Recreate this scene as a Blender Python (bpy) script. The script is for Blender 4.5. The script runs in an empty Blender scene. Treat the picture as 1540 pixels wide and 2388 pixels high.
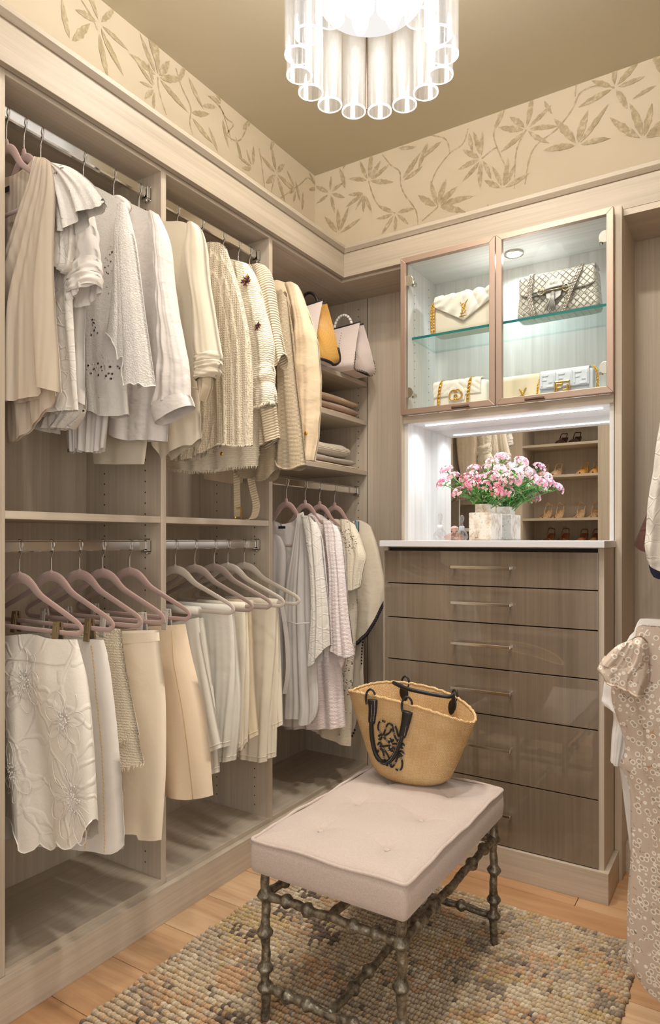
import bpy, bmesh, math, random
import numpy as np
from mathutils import Vector
PI = math.pi
R0 = random.Random(7)
scene = bpy.context.scene
C = scene.collection

# ---------------------------------------------------------------- camera
F, CX, HY, CAMZ, YAW = 1568.0, 770.0, 1257.5, 1.10, math.radians(32.4)
cam_data = bpy.data.cameras.new('camera')
cam_data.sensor_fit = 'HORIZONTAL'
cam_data.sensor_width = 36.0
cam_data.lens = 36.0 * F / 1540.0
cam_data.shift_y = (HY - 1194.0) / 1540.0
cam_data.clip_start = 0.02
camera = bpy.data.objects.new('camera', cam_data)
camera.location = (0, 0, CAMZ)
camera.rotation_euler = (PI / 2, 0, YAW)
C.objects.link(camera)
scene.camera = camera

# ---------------------------------------------------------------- world, lamps, exposure
world = bpy.data.worlds.new('world')
scene.world = world
world.use_nodes = True
world.node_tree.nodes['Background'].inputs[0].default_value = (1.0, 0.945, 0.885, 1)
world.node_tree.nodes['Background'].inputs[1].default_value = 1.65
scene.view_settings.view_transform = 'Standard'
scene.view_settings.look = 'None'
scene.view_settings.gamma = 1
scene.view_settings.use_curve_mapping = False
scene.view_settings.exposure = 0.0

def area_lamp(name, loc, size, power, col=(1, 0.925, 0.84), spread=160, rot=(0, 0, 0), shape='DISK', sy=None):
    d = bpy.data.lights.new(name, 'AREA')
    d.shape = shape
    d.size = size
    if sy: d.size_y = sy
    d.energy = power
    d.color = col
    d.spread = math.radians(spread)
    o = bpy.data.objects.new(name, d)
    o.location = loc
    o.rotation_euler = rot
    C.objects.link(o)
    return o

CEIL = 2.853
# recessed ceiling downlights (all above the frame)
for i, (x, y, p) in enumerate([(-0.85, 0.45, 4.5), (-0.35, 0.75, 7), (-0.95, 1.64, 7), (-0.42, 1.50, 10)]):
    area_lamp('downlight_lamp', (x, y, CEIL - 0.012), 0.10, p, spread=140)
# cabinet lamps: cool LED strip of the niche and the puck light of the glass cabinet
area_lamp('niche_strip_lamp', (-0.76, 2.40, 1.533), 0.64, 2.2, (0.86, 0.92, 1.0), 150, shape='RECTANGLE', sy=0.008)
area_lamp('puck_lamp', (-0.751, 2.443, 2.138), 0.05, 2.0, (0.9, 0.95, 1.0), 160)

# ---------------------------------------------------------------- picture geometry to room geometry
CY, SY = math.cos(YAW), math.sin(YAW)
def at(px, py, X=None, Y=None, Z=None, off=0.0):
    l = (px - CX) / F
    v = (HY - py) / F
    dx, dy, dz = -SY + CY * l, CY + SY * l, v
    if X is not None: t = X / dx
    elif Y is not None: t = Y / dy
    else: t = (Z - CAMZ) / dz
    return Vector((t * dx, t * dy, CAMZ + t * dz))

# ---------------------------------------------------------------- builders
def srgb(r, g, b):
    f = lambda c: c / 12.92 if c <= 0.04045 else ((c + 0.055) / 1.055) ** 2.4
    return (f(r / 255), f(g / 255), f(b / 255), 1)

class MB:
    def __init__(s):
        s.v = []
        s.f = []
        s.mi = []
        s.cur = 0
    def add(s, vs, fs):
        b = len(s.v)
        s.v.extend([tuple(p) for p in vs])
        for f in fs:
            s.f.append(tuple(i + b for i in f))
            s.mi.append(s.cur)
        return s
    def box(s, x0, x1, y0, y1, z0, z1):
        v = [(x, y, z) for z in (z0, z1) for y in (y0, y1) for x in (x0, x1)]
        return s.add(v, [(0, 2, 3, 1), (4, 5, 7, 6), (0, 1, 5, 4), (2, 6, 7, 3), (0, 4, 6, 2), (1, 3, 7, 5)])
    def obox(s, c, u, v, w, a, b, d):
        c = Vector(c); u = Vector(u).normalized(); v = Vector(v).normalized(); w = Vector(w).normalized()
        P = [c + u * (sx * a) + v * (sy * b) + w * (sz * d) for sz in (-1, 1) for sy in (-1, 1) for sx in (-1, 1)]
        return s.add(P, [(0, 2, 3, 1), (4, 5, 7, 6), (0, 1, 5, 4), (2, 6, 7, 3), (0, 4, 6, 2), (1, 3, 7, 5)])
    def grid(s, G, cu=False, cv=False):
        nu, nv = len(G), len(G[0])
        vs = [p for r in G for p in r]
        fs = []
        for i in range(nu if cu else nu - 1):
            for j in range(nv if cv else nv - 1):
                i2, j2 = (i + 1) % nu, (j + 1) % nv
                fs.append((i * nv + j, i2 * nv + j, i2 * nv + j2, i * nv + j2))
        return s.add(vs, fs)
    def tube(s, pts, r, n=8, closed=False, cap=True, flat=1.0, up=None):
        P = [Vector(p) for p in pts]
        m = len(P)
        rad = r if hasattr(r, '__len__') else [r] * m
        G = []
        prev = None
        for i in range(m):
            if closed: t = P[(i + 1) % m] - P[i - 1]
            else: t = P[min(i + 1, m - 1)] - P[max(i - 1, 0)]
            if t.length < 1e-9: t = Vector((0, 0, 1))
            t.normalize()
            if up is not None:
                a = Vector(up) - t * t.dot(Vector(up))
            elif prev is None:
                a = t.orthogonal()
            else:
                a = prev - t * prev.dot(t)
            if a.length < 1e-6: a = t.orthogonal()
            a.normalize(); prev = a
            b = t.cross(a)
            G.append([P[i] + (a * math.cos(2 * PI * k / n) * flat + b * math.sin(2 * PI * k / n)) * rad[i] for k in range(n)])
        b0 = len(s.v)
        s.grid(G, cu=closed, cv=True)
        if cap and not closed:
            s.f.append(tuple(b0 + k for k in range(n))[::-1]); s.mi.append(s.cur)
            s.f.append(tuple(b0 + (m - 1) * n + k for k in range(n))); s.mi.append(s.cur)
        return s
    def lathe(s, prof, c=(0, 0, 0), n=24, axis='z', sx=1, sy=1):
        G = []
        for r, h in prof:
            ring = []
            for k in range(n):
                a = 2 * PI * k / n
                x, y = r * math.cos(a) * sx, r * math.sin(a) * sy
                if axis == 'z': p = (c[0] + x, c[1] + y, c[2] + h)
                elif axis == 'y': p = (c[0] + x, c[1] + h, c[2] + y)
                else: p = (c[0] + h, c[1] + x, c[2] + y)
                ring.append(p)
            G.append(ring)
        return s.grid(G, cv=True)
    def ball(s, c, r, n=8, m=6, sc=(1, 1, 1)):
        G = []
        for i in range(m + 1):
            a = PI * i / m
            rr = max(math.sin(a), 1e-4)
            G.append([(c[0] + r * rr * math.cos(2 * PI * k / n) * sc[0], c[1] + r * rr * math.sin(2 * PI * k / n) * sc[1], c[2] + r * math.cos(a) * sc[2]) for k in range(n)])
        return s.grid(G, cv=True)
    def prism(s, poly, origin, u, v, w, d):
        o = Vector(origin); u = Vector(u); v = Vector(v); w = Vector(w)
        n = len(poly)
        A = [o + u * p[0] + v * p[1] for p in poly]
        B = [p + w * d for p in A]
        s.add(A + B, [tuple(range(n)), tuple(range(2 * n - 1, n - 1, -1))] + [(i, i + n, (i + 1) % n + n, (i + 1) % n) for i in range(n)])
        return s
    def build(s, name, mat, parent=None, smooth=False, bevel=0, sub=0, weld=False):
        me = bpy.data.meshes.new(name)
        off = Vector((0, 0, 0))
        p = parent
        while p is not None:
            off += p.location
            p = p.parent
        me.from_pydata([(x - off.x, y - off.y, z - off.z) for x, y, z in s.v], [], s.f)
        mats = mat if isinstance(mat, (list, tuple)) else [mat]
        for m in mats: me.materials.append(m)
        if len(mats) > 1: me.polygons.foreach_set('material_index', s.mi)
        bm = bmesh.new(); bm.from_mesh(me)
        if weld: bmesh.ops.remove_doubles(bm, verts=bm.verts, dist=1e-5)
        bmesh.ops.recalc_face_normals(bm, faces=bm.faces)
        bm.to_mesh(me); bm.free()
        if smooth:
            me.polygons.foreach_set('use_smooth', [True] * len(me.polygons))
        o = bpy.data.objects.new(name, me)
        C.objects.link(o)
        if parent is not None: o.parent = parent
        if bevel:
            b = o.modifiers.new('bevel', 'BEVEL'); b.width = bevel; b.segments = 2; b.limit_method = 'ANGLE'; b.angle_limit = math.radians(40)
        if sub:
            b = o.modifiers.new('sub', 'SUBSURF'); b.levels = sub; b.render_levels = sub
        return o

def tag(o, label=None, cat=None, group=None, kind=None):
    if label: o['label'] = label
    if cat: o['category'] = cat
    if group: o['group'] = group
    if kind: o['kind'] = kind
    return o
def thing(name, label, cat, loc=(0, 0, 0), group=None):
    o = bpy.data.objects.new(name, None)
    o.empty_display_size = 0.05
    o.location = loc
    C.objects.link(o)
    return tag(o, label, cat, group)
def structure(o): return tag(o, kind='structure')
def copy_tree(o, parent=None):
    c = o.copy(); C.objects.link(c)
    c.parent = parent
    for ch in list(o.children): copy_tree(ch, c)
    return c
def spline(pts, n=8, closed=False):
    P = [Vector(p) for p in pts]
    m = len(P); out = []
    for i in range(m if closed else m - 1):
        if closed: a, b, c, d = P[i - 1], P[i], P[(i + 1) % m], P[(i + 2) % m]
        else: a, b, c, d = P[max(i - 1, 0)], P[i], P[i + 1], P[min(i + 2, m - 1)]
        for k in range(n):
            t = k / n
            out.append(0.5 * ((2 * b) + (c - a) * t + (2 * a - 5 * b + 4 * c - d) * t * t + (3 * b - a - 3 * c + d) * t ** 3))
    if not closed: out.append(P[-1])
    return out

# ---------------------------------------------------------------- materials
MATS = {}
class NT:
    def __init__(s, name):
        s.m = bpy.data.materials.new(name)
        s.m.use_nodes = True
        s.t = s.m.node_tree
        s.b = s.t.nodes['Principled BSDF']
        s.out = s.t.nodes['Material Output']
    def n(s, kind, **kw):
        x = s.t.nodes.new(kind)
        for k, v in kw.items():
            if k in x.inputs: x.inputs[k].default_value = v
            else: setattr(x, k, v)
        return x
    def l(s, a, b): s.t.links.new(a, b)
    def pos(s, scale=(1, 1, 1), rot=(0, 0, 0), coord='Object'):
        mp = s.n('ShaderNodeMapping')
        mp.inputs['Scale'].default_value = scale
        mp.inputs['Rotation'].default_value = rot
        if coord == 'World':
            s.l(s.n('ShaderNodeNewGeometry').outputs['Position'], mp.inputs[0])
        else:
            s.l(s.n('ShaderNodeTexCoord').outputs[coord], mp.inputs[0])
        return mp.outputs[0]
    def noise(s, vec, scale=5, detail=3, rough=0.5, dist=0):
        x = s.n('ShaderNodeTexNoise'); x.inputs['Scale'].default_value = scale; x.inputs['Detail'].default_value = detail
        x.inputs['Roughness'].default_value = rough; x.inputs['Distortion'].default_value = dist
        s.l(vec, x.inputs['Vector'])
        return x.outputs['Fac']
    def ramp(s, fac, stops):
        r = s.n('ShaderNodeValToRGB')
        e = r.color_ramp.elements
        while len(e) < len(stops): e.new(0.5)
        for q, (p, c) in zip(e, stops): q.position = p; q.color = c
        s.l(fac, r.inputs[0])
        return r.outputs[0]
    def math(s, op, a, b=0.5):
        x = s.n('ShaderNodeMath', operation=op)
        for i, q in enumerate((a, b)):
            if isinstance(q, (int, float)): x.inputs[i].default_value = q
            else: s.l(q, x.inputs[i])
        return x.outputs[0]
    def mix(s, fac, a, b, mode='MIX'):
        x = s.n('ShaderNodeMix', data_type='RGBA', blend_type=mode)
        for i, q in ((0, fac), (6, a), (7, b)):
            if isinstance(q, (int, float)): x.inputs[i].default_value = q
            elif isinstance(q, tuple): x.inputs[i].default_value = q
            else: s.l(q, x.inputs[i])
        return x.outputs[2]
    def bump(s, h, strength=0.3, dist=0.002, prev=None):
        x = s.n('ShaderNodeBump'); x.inputs['Strength'].default_value = strength; x.inputs['Distance'].default_value = dist
        s.l(h, x.inputs['Height'])
        if prev is not None: s.l(prev, x.inputs['Normal'])
        s.l(x.outputs[0], s.b.inputs['Normal'])
        return x.outputs[0]
    def set(s, **kw):
        for k, v in kw.items():
            i = s.b.inputs[k.replace('_', ' ')]
            if hasattr(v, 'node'): s.l(v, i)
            else: i.default_value = v
        return s

def plain(name, col, rough=0.5, metal=0.0, **kw):
    q = NT(name)
    q.set(Base_Color=col, Roughness=rough, Metallic=metal, **kw)
    return q.m

def wood(name, grain, a, b, rough=0.45, fine=1.0, coat=0.0):
    """greige textured laminate; grain is the axis the fibres run along"""
    q = NT(name)
    sc = {'x': (1.8, 95, 95), 'y': (95, 1.8, 95), 'z': (95, 95, 1.8)}[grain]
    v = q.pos(sc, coord='World')
    n1 = q.noise(v, 1.0, 4, 0.65, 0.3)
    sc2 = tuple(c * 0.22 for c in sc)
    n2 = q.noise(q.pos(sc2, coord='World'), 1.0, 3, 0.5, 0.8)
    sc3 = tuple(c * 3.2 for c in sc)
    n3 = q.noise(q.pos(sc3, coord='World'), 1.0, 2, 0.5)
    f = q.math('ADD', q.math('MULTIPLY', n1, 0.5), q.math('ADD', q.math('MULTIPLY', n2, 0.34), q.math('MULTIPLY', n3, 0.16)))
    col = q.ramp(f, [(0.36, a), (0.64, b)])
    q.set(Base_Color=col, Roughness=rough)
    if coat:
        q.b.inputs['Coat Weight'].default_value = coat
        q.b.inputs['Coat IOR'].default_value = 1.85
        q.b.inputs['Coat Roughness'].default_value = 0.03
    else:
        q.bump(n1, 0.12 * fine, 0.001)
    return q.m

WA, WB = srgb(182, 168, 149), srgb(207, 194, 176)
wood_z = wood('laminate_vertical', 'z', WA, WB)
wood_x = wood('laminate_along_x', 'x', WA, WB)
wood_y = wood('laminate_along_y', 'y', WA, WB)
FA, FB = srgb(166, 153, 135), srgb(190, 177, 159)
trim_x = wood('cornice_along_x', 'x', FA, FB)
trim_y = wood('cornice_along_y', 'y', FA, FB)
LA, LB = srgb(206, 203, 198), srgb(228, 226, 223)
pale_z = wood('pale_laminate_vertical', 'z', LA, LB)
pale_x = wood('pale_laminate_along_x', 'x', LA, LB)
gloss_z = wood('gloss_drawer_laminate', 'z', srgb(114, 99, 83), srgb(134, 119, 101), rough=0.28, coat=1.0)
chrome = plain('chrome', srgb(228, 226, 222), 0.12, 1.0)
steel = plain('steel_wire', srgb(190, 186, 180), 0.25, 1.0)
gold = plain('gold_metal', srgb(222, 176, 84), 0.22, 1.0)
silver = plain('silver_metal', srgb(206, 200, 190), 0.25, 1.0)
bronze = plain('bronze_aluminium', srgb(178, 155, 140), 0.40, 0.7)
black_leather = plain('black_leather', srgb(24, 22, 22), 0.5)
black_edge = plain('black_binding', srgb(30, 28, 30), 0.6)
dark = plain('dark_hole', srgb(52, 42, 34), 0.9)
seam_dark = plain('dark_joint', srgb(60, 48, 38), 0.9)
quartz = plain('white_quartz', srgb(222, 221, 224), 0.25)
mirror_mat = plain('mirror_silver', (0.86, 0.87, 0.87, 1), 0.0, 1.0)

def thin_glass(name, tint, edge, rough=0.0, face=0.08, power=1.0, milk=0.0):
    q = NT(name)
    tr = q.n('ShaderNodeBsdfTransparent'); tr.inputs[0].default_value = tint
    gl = q.n('ShaderNodeBsdfGlossy'); gl.inputs[0].default_value = edge; gl.inputs['Roughness'].default_value = rough
    lw = q.n('ShaderNodeLayerWeight'); lw.inputs[0].default_value = 0.5
    f = q.math('ADD', q.math('MULTIPLY', q.math('POWER', lw.outputs['Facing'], 4.0), power), face)
    mx = q.n('ShaderNodeMixShader')
    q.l(f, mx.inputs[0]); q.l(tr.outputs[0], mx.inputs[1]); q.l(gl.outputs[0], mx.inputs[2])
    if milk:
        m2 = q.n('ShaderNodeMixShader'); m2.inputs[0].default_value = milk
        df = q.n('ShaderNodeBsdfDiffuse'); df.inputs[0].default_value = (0.9, 0.9, 0.9, 1); tl = q.n('ShaderNodeBsdfTranslucent'); tl.inputs[0].default_value = (0.9, 0.9, 0.9, 1)
        m3 = q.n('ShaderNodeMixShader'); q.l(df.outputs[0], m3.inputs[1]); q.l(tl.outputs[0], m3.inputs[2])
        q.l(mx.outputs[0], m2.inputs[1]); q.l(m3.outputs[0], m2.inputs[2]); mx = m2
    q.l(mx.outputs[0], q.out.inputs[0])
    return q.m
pane_glass = thin_glass('clear_pane', (0.97, 0.985, 0.98, 1), (1, 1, 1, 1), 0, 0.003, 0.15)
shelf_glass = thin_glass('green_tinted_glass', (0.91, 0.96, 0.945, 1), (0.9, 1, 0.97, 1), 0, 0.02, 0.35)
tube_glass = thin_glass('crystal_tube_glass', (0.97, 0.97, 0.97, 1), (1, 1, 1, 1), 0.08, 0.06, 0.6, 0.065)
bottle_glass = thin_glass('bottle_glass', (0.93, 0.93, 0.94, 1), (1, 1, 1, 1), 0.03, 0.16, 0.9)
pink_glass = thin_glass('pink_bottle_glass', (0.97, 0.80, 0.74, 1), (1, 0.9, 0.86, 1), 0.03, 0.15, 0.8)
teal_edge = plain('teal_glass_edge', srgb(20, 112, 110), 0.15)

def emit(name, col, s):
    q = NT(name)
    e = q.n('ShaderNodeEmission'); e.inputs[0].default_value = col; e.inputs[1].default_value = s
    q.l(e.outputs[0], q.out.inputs[0])
    return q.m

def cloth(name, col, kind='plain', rough=0.85, scale=1.0, strength=0.35, col2=None, sheer=0.0):
    q = NT(name)
    v = q.pos()
    q.set(Base_Color=col, Roughness=rough)
    q.b.inputs['Specular IOR Level'].default_value = 0.15
    q.b.inputs['Sheen Weight'].default_value = 0.15
    wr = q.noise(v, 9, 3, 0.55, 0.6)
    prev = q.bump(wr, 0.25, 0.012)
    if kind == 'linen':
        w2 = q.noise(q.pos((1, 1, 1.7), (0, 0.5, 0)), 22, 2, 0.5, 0.35)
        prev = q.bump(w2, strength * 0.6, 0.010, prev)
        wv = q.noise(q.pos((500, 500, 60)), 1, 1)
        q.bump(wv, 0.1, 0.001, prev)
    elif kind == 'muslin':
        w = q.n('ShaderNodeTexWave', bands_direction='Z'); w.inputs['Scale'].default_value = 42 * scale; w.inputs['Distortion'].default_value = 5; w.inputs['Detail'].default_value = 3; w.inputs['Detail Scale'].default_value = 3
        q.l(q.pos((1, 1, 1)), w.inputs[0])
        q.bump(w.outputs['Fac'], strength, 0.004, prev)
    elif kind == 'knit':
        w = q.n('ShaderNodeTexWave', bands_direction='Z'); w.inputs['Scale'].default_value = 75 * scale; w.inputs['Distortion'].default_value = 1.2
        w.inputs['Detail Scale'].default_value = 40
        q.l(q.pos(), w.inputs[0])
        w2 = q.n('ShaderNodeTexWave', bands_direction='X'); w2.inputs['Scale'].default_value = 95 * scale; w2.inputs['Distortion'].default_value = 1.5
        q.l(q.pos(), w2.inputs[0])
        h = q.math('MULTIPLY', w.outputs['Fac'], q.math('ADD', w2.outputs['Fac'], 0.6))
        q.bump(h, strength, 0.004, prev)
        if col2: q.set(Base_Color=q.mix(q.math('MULTIPLY', h, 0.9), col2, col))
    elif kind == 'rib':
        w = q.n('ShaderNodeTexWave', bands_direction='Z'); w.inputs['Scale'].default_value = 38 * scale; w.inputs['Distortion'].default_value = 2.5; w.inputs['Detail Scale'].default_value = 1
        q.l(q.pos((1, 1, 1), (0, 0.35, 0)), w.inputs[0])
        q.bump(w.outputs['Fac'], strength, 0.005, prev)
        if col2: q.set(Base_Color=q.mix(w.outputs['Fac'], col2, col))
    elif kind in ('tweed', 'boucle'):
        vo = q.n('ShaderNodeTexVoronoi', feature='F1'); vo.inputs['Scale'].default_value = 210 * scale
        q.l(q.pos((1, 1, 1.5)), vo.inputs['Vector'])
        w = q.n('ShaderNodeTexWave', bands_direction='Z'); w.inputs['Scale'].default_value = 48 * scale; w.inputs['Distortion'].default_value = 3; w.inputs['Detail Scale'].default_value = 12
        q.l(q.pos(), w.inputs[0])
        h = q.math('ADD', q.math('MULTIPLY', vo.outputs['Distance'], -1.0), q.math('MULTIPLY', w.outputs['Fac'], 0.6))
        q.bump(h, strength, 0.005, prev)
        q.set(Base_Color=q.mix(vo.outputs['Distance'], col, col2 or col))
    elif kind == 'lattice':
        # lace knit: vertical bands of stars between cords
        v2 = q.pos((42 * scale, 42 * scale, 42 * scale))
        vo = q.n('ShaderNodeTexVoronoi', feature='DISTANCE_TO_EDGE'); vo.inputs['Scale'].default_value = 2.2; vo.inputs['Randomness'].default_value = 0.25
        q.l(v2, vo.inputs['Vector'])
        w = q.n('ShaderNodeTexWave', bands_direction='X'); w.inputs['Scale'].default_value = 9 * scale; w.inputs['Distortion'].default_value = 0.6
        q.l(q.pos(), w.inputs[0])
        e = q.ramp(vo.outputs['Distance'], [(0.05, (1, 1, 1, 1)), (0.28, (0, 0, 0, 1))])
        h = q.math('ADD', q.math('MULTIPLY', e, 0.6), q.math('MULTIPLY', w.outputs['Fac'], 0.5))
        q.bump(h, strength, 0.007, prev)
        q.set(Base_Color=q.mix(h, col2 or col, col))
    elif kind == 'eyelet':
        vo = q.n('ShaderNodeTexVoronoi', feature='F1'); vo.inputs['Scale'].default_value = 85 * scale; vo.inputs['Randomness'].default_value = 0.85
        q.l(q.pos((1, 0.3, 1)), vo.inputs['Vector'])
        msk = q.noise(q.pos((1, 0.3, 1)), 11, 2, 0.5, 1.0)
        thr = q.math('MULTIPLY', q.ramp(msk, [(0.55, (0, 0, 0, 1)), (0.58, (1, 1, 1, 1))]), 0.24)
        hole = q.math('LESS_THAN', vo.outputs['Distance'], thr)
        ring = q.math('MULTIPLY', q.ramp(vo.outputs['Distance'], [(0.20, (1, 1, 1, 1)), (0.4, (0, 0, 0, 1))]), q.math('GREATER_THAN', thr, 0.2))
        n2 = q.noise(q.pos((1, 0.3, 1)), 60, 4, 0.7, 2.5)
        q.bump(q.math('ADD', ring, q.math('MULTIPLY', n2, 0.8)), strength, 0.005, prev)
        q.set(Alpha=q.math('SUBTRACT', 1.0, hole))
    elif kind == 'guipure':
        vo = q.n('ShaderNodeTexVoronoi', feature='DISTANCE_TO_EDGE'); vo.inputs['Scale'].default_value = 60 * scale
        q.l(q.pos((1, 0.3, 1)), vo.inputs['Vector'])
        n2 = q.noise(q.pos((1, 0.3, 1)), 48, 4, 0.7, 3.0)
        q.bump(q.math('ADD', q.math('MULTIPLY', q.ramp(vo.outputs['Distance'], [(0.03, (1, 1, 1, 1)), (0.2, (0, 0, 0, 1))]), 0.45), q.math('MULTIPLY', n2, 1.6)), strength, 0.006, prev)
    elif kind == 'embroidery':
        vo = q.n('ShaderNodeTexVoronoi', feature='DISTANCE_TO_EDGE'); vo.inputs['Scale'].default_value = 13 * scale
        wv = q.n('ShaderNodeVectorMath', operation='ADD')
        nn = q.n('ShaderNodeTexNoise'); nn.inputs['Scale'].default_value = 9; q.l(v, nn.inputs['Vector'])
        sc = q.n('ShaderNodeVectorMath', operation='SCALE'); sc.inputs['Scale'].default_value = 0.09; q.l(nn.outputs['Color'], sc.inputs[0])
        q.l(q.pos((1, 0.2, 1)), wv.inputs[0]); q.l(sc.outputs[0], wv.inputs[1]); q.l(wv.outputs[0], vo.inputs['Vector'])
        e = q.ramp(vo.outputs['Distance'], [(0.0, (1, 1, 1, 1)), (0.03, (0.75, 0.75, 0.75, 1)), (0.07, (0, 0, 0, 1)), (0.3, (0.35, 0.35, 0.35, 1))])
        n2 = q.noise(v, 70, 3, 0.7, 1.5)
        q.bump(q.math('ADD', e, q.math('MULTIPLY', n2, 0.35)), strength, 0.007, prev)
    elif kind == 'pleat':
        w = q.n('ShaderNodeTexWave', bands_direction='X'); w.inputs['Scale'].default_value = 17 * scale; w.inputs['Distortion'].default_value = 4; w.inputs['Detail Scale'].default_value = 0.5
        q.l(q.pos((1, 1, 0.25)), w.inputs[0])
        q.bump(w.outputs['Fac'], strength, 0.004, prev)
    elif kind == 'satin':
        w2 = q.noise(q.pos((1, 1, 0.8)), 14, 3, 0.5, 0.7)
        q.bump(w2, 0.2, 0.006, prev)
    else:
        wv = q.noise(q.pos((400, 400, 400)), 1, 1)
        q.bump(wv, 0.08, 0.001, prev)
    if sheer:
        ad = q.n('ShaderNodeMixShader'); ad.inputs[0].default_value = sheer
        tl = q.n('ShaderNodeBsdfTranslucent'); tl.inputs[0].default_value = col
        q.l(q.b.outputs[0], ad.inputs[1]); q.l(tl.outputs[0], ad.inputs[2]); q.l(ad.outputs[0], q.out.inputs[0])
    return q.m

# ================================================================ STRUCTURE
XB, YB = -1.80, 2.70          # wallpapered walls
CFX, PFX = -1.455, -1.433     # closet front, plinth front
XBK = -1.787                  # closet back panel face
q = NT('ceiling_paint'); q.set(Base_Color=srgb(204, 195, 172), Roughness=0.7)
ceiling_mat = q.m
q = NT('wallpaper_ground')
q.set(Base_Color=q.ramp(q.noise(q.pos(coord='World'), 3, 2), [(0.3, srgb(230, 216, 192)), (0.7, srgb(236, 223, 200))]), Roughness=0.6)
paper = q.m
q = NT('wallpaper_leaf_ink')
nz = q.noise(q.pos(coord='World'), 42, 4, 0.7)
q.set(Base_Color=q.ramp(nz, [(0.34, srgb(226, 212, 184)), (0.48, srgb(202, 186, 154)), (0.68, srgb(178, 162, 130))]), Roughness=0.6)
ink = q.m
q = NT('oak_plank')
oi = q.n('ShaderNodeObjectInfo')
gv = q.pos((2.0, 26, 26), coord='World')
av = q.n('ShaderNodeVectorMath', operation='ADD'); q.l(gv, av.inputs[0]); q.l(oi.outputs['Location'], av.inputs[1])
g1 = q.noise(av.outputs[0], 1.0, 5, 0.6, 0.9)
c1 = q.ramp(g1, [(0.3, srgb(186, 150, 116)), (0.5, srgb(204, 170, 134)), (0.7, srgb(216, 186, 150))])
tintf = q.ramp(oi.outputs['Random'], [(0, srgb(225, 205, 185)), (1, srgb(255, 255, 255))])
q.set(Base_Color=q.mix(1.0, c1, tintf, 'MULTIPLY'), Roughness=0.42)
q.bump(g1, 0.1, 0.001)
oak = q.m

floor = structure(MB().box(-1.8, 0.9, -0.9, 2.7, -0.05, -0.012).build('floor', seam_dark))
rp = random.Random(3)
prow = -6
while 1.19 + 0.1815 * prow < 2.5:
    y0 = 1.19 + 0.1815 * prow
    x = -1.45 - rp.uniform(0, 1.2)
    if prow == 4: x = -1.76
    while x < 0.85:
        L = rp.uniform(1.0, 1.7)
        if prow == 4: L = 1.46
        x1 = min(x + L, 0.88)
        if x1 > -1.43:
            MB().box(max(x, -1.47) + 0.0008, x1 - 0.0008, y0 + 0.0008, y0 + 0.1807, -0.012, 0.0).build('plank', oak, floor, bevel=0.0012)
        x = x1
        if prow == 4 and x > -0.2: L = 1
    prow += 1

structure(MB().box(-1.9, 0.95, -0.9, 2.8, CEIL, CEIL + 0.05).build('ceiling', ceiling_mat))
wall_left = structure(MB().box(XB - 0.08, XB, -0.9, 2.78, -0.05, CEIL).build('wall_left', paper))
wall_back = structure(MB().box(XB, 0.95, YB, YB + 0.08, -0.05, CEIL).build('wall_back', paper))
structure(MB().box(0.62, 0.70, 0.55, 2.7, -0.05, CEIL).build('wall_right', paper))

# printed leaf sprays of the wallpaper (flat print, laid on the wall)
def leaf_shape(mb, o, d, side, L, W, bend=0.0):
    n = 9; top = []; bot = []
    for i in range(n + 1):
        t = i / n
        w = W * (math.sin(PI * min(1, t * 1.02)) ** 0.75) * (1 - 0.25 * t) * (1 + 0.18 * math.sin(t * 23 + L * 90))
        c = o + d * (L * t) + side * (bend * L * t * t)
        top.append(c + side * w * 0.5); bot.append(c - side * w * 0.5)
    mb.grid([top, bot])
def spray(mb, o, e1, ang, n, L, fan, rr):
    e2 = Vector((0, 0, 1))
    for k in range(n):
        a = ang + fan * ((k + 0.5) / n - 0.5) + rr.uniform(-0.12, 0.12)
        d = e1 * math.cos(a) + e2 * math.sin(a)
        s = e1 * -math.sin(a) + e2 * math.cos(a)
        leaf_shape(mb, o + d * 0.012 + e1.cross(e2) * rr.uniform(0.0002, 0.0014), d, s, L * rr.uniform(0.62, 0.98), L * rr.uniform(0.15, 0.21), rr.uniform(-0.15, 0.15))
def vine(mb, pts, e1, w=0.008):
    P = spline(pts, 6)
    A, B = [], []
    for i, p in enumerate(P):
        t = (P[min(i + 1, len(P) - 1)] - P[max(i - 1, 0)]).normalized()
        s = t.cross(e1.cross(Vector((0, 0, 1)))).normalized()
        ww = w * (0.7 + 0.3 * math.sin(i * 2.1)) * 0.5
        A.append(p + s * ww); B.append(p - s * ww)
    mb.grid([A, B])
def paper_print(wall, sprays, vines, leaves, X=None, Y=None):
    rr = random.Random(11)
    mb = MB()
    e1 = Vector((0, 1, 0)) if X is not None else Vector((1, 0, 0))
    for px, py, ang, n, L, fan in sprays: spray(mb, at(px, py, X=X, Y=Y), e1, math.radians(ang), n, L, math.radians(fan), rr)
    for pts in vines: vine(mb, [at(a, b, X=X, Y=Y) for a, b in pts], e1)
    for px, py, ang, L in leaves:
        a = math.radians(ang)
        leaf_shape(mb, at(px, py, X=X, Y=Y) + e1.cross(Vector((0, 0, 1))) * rr.uniform(0.0002, 0.0014), e1 * math.cos(a) + Vector((0, 0, 1)) * math.sin(a), e1 * -math.sin(a) + Vector((0, 0, 1)) * math.cos(a), L, L * 0.21, 0.1)
    tag(mb.build('leaf_print', ink, wall), kind='stuff')
XL = XB + 0.001
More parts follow.
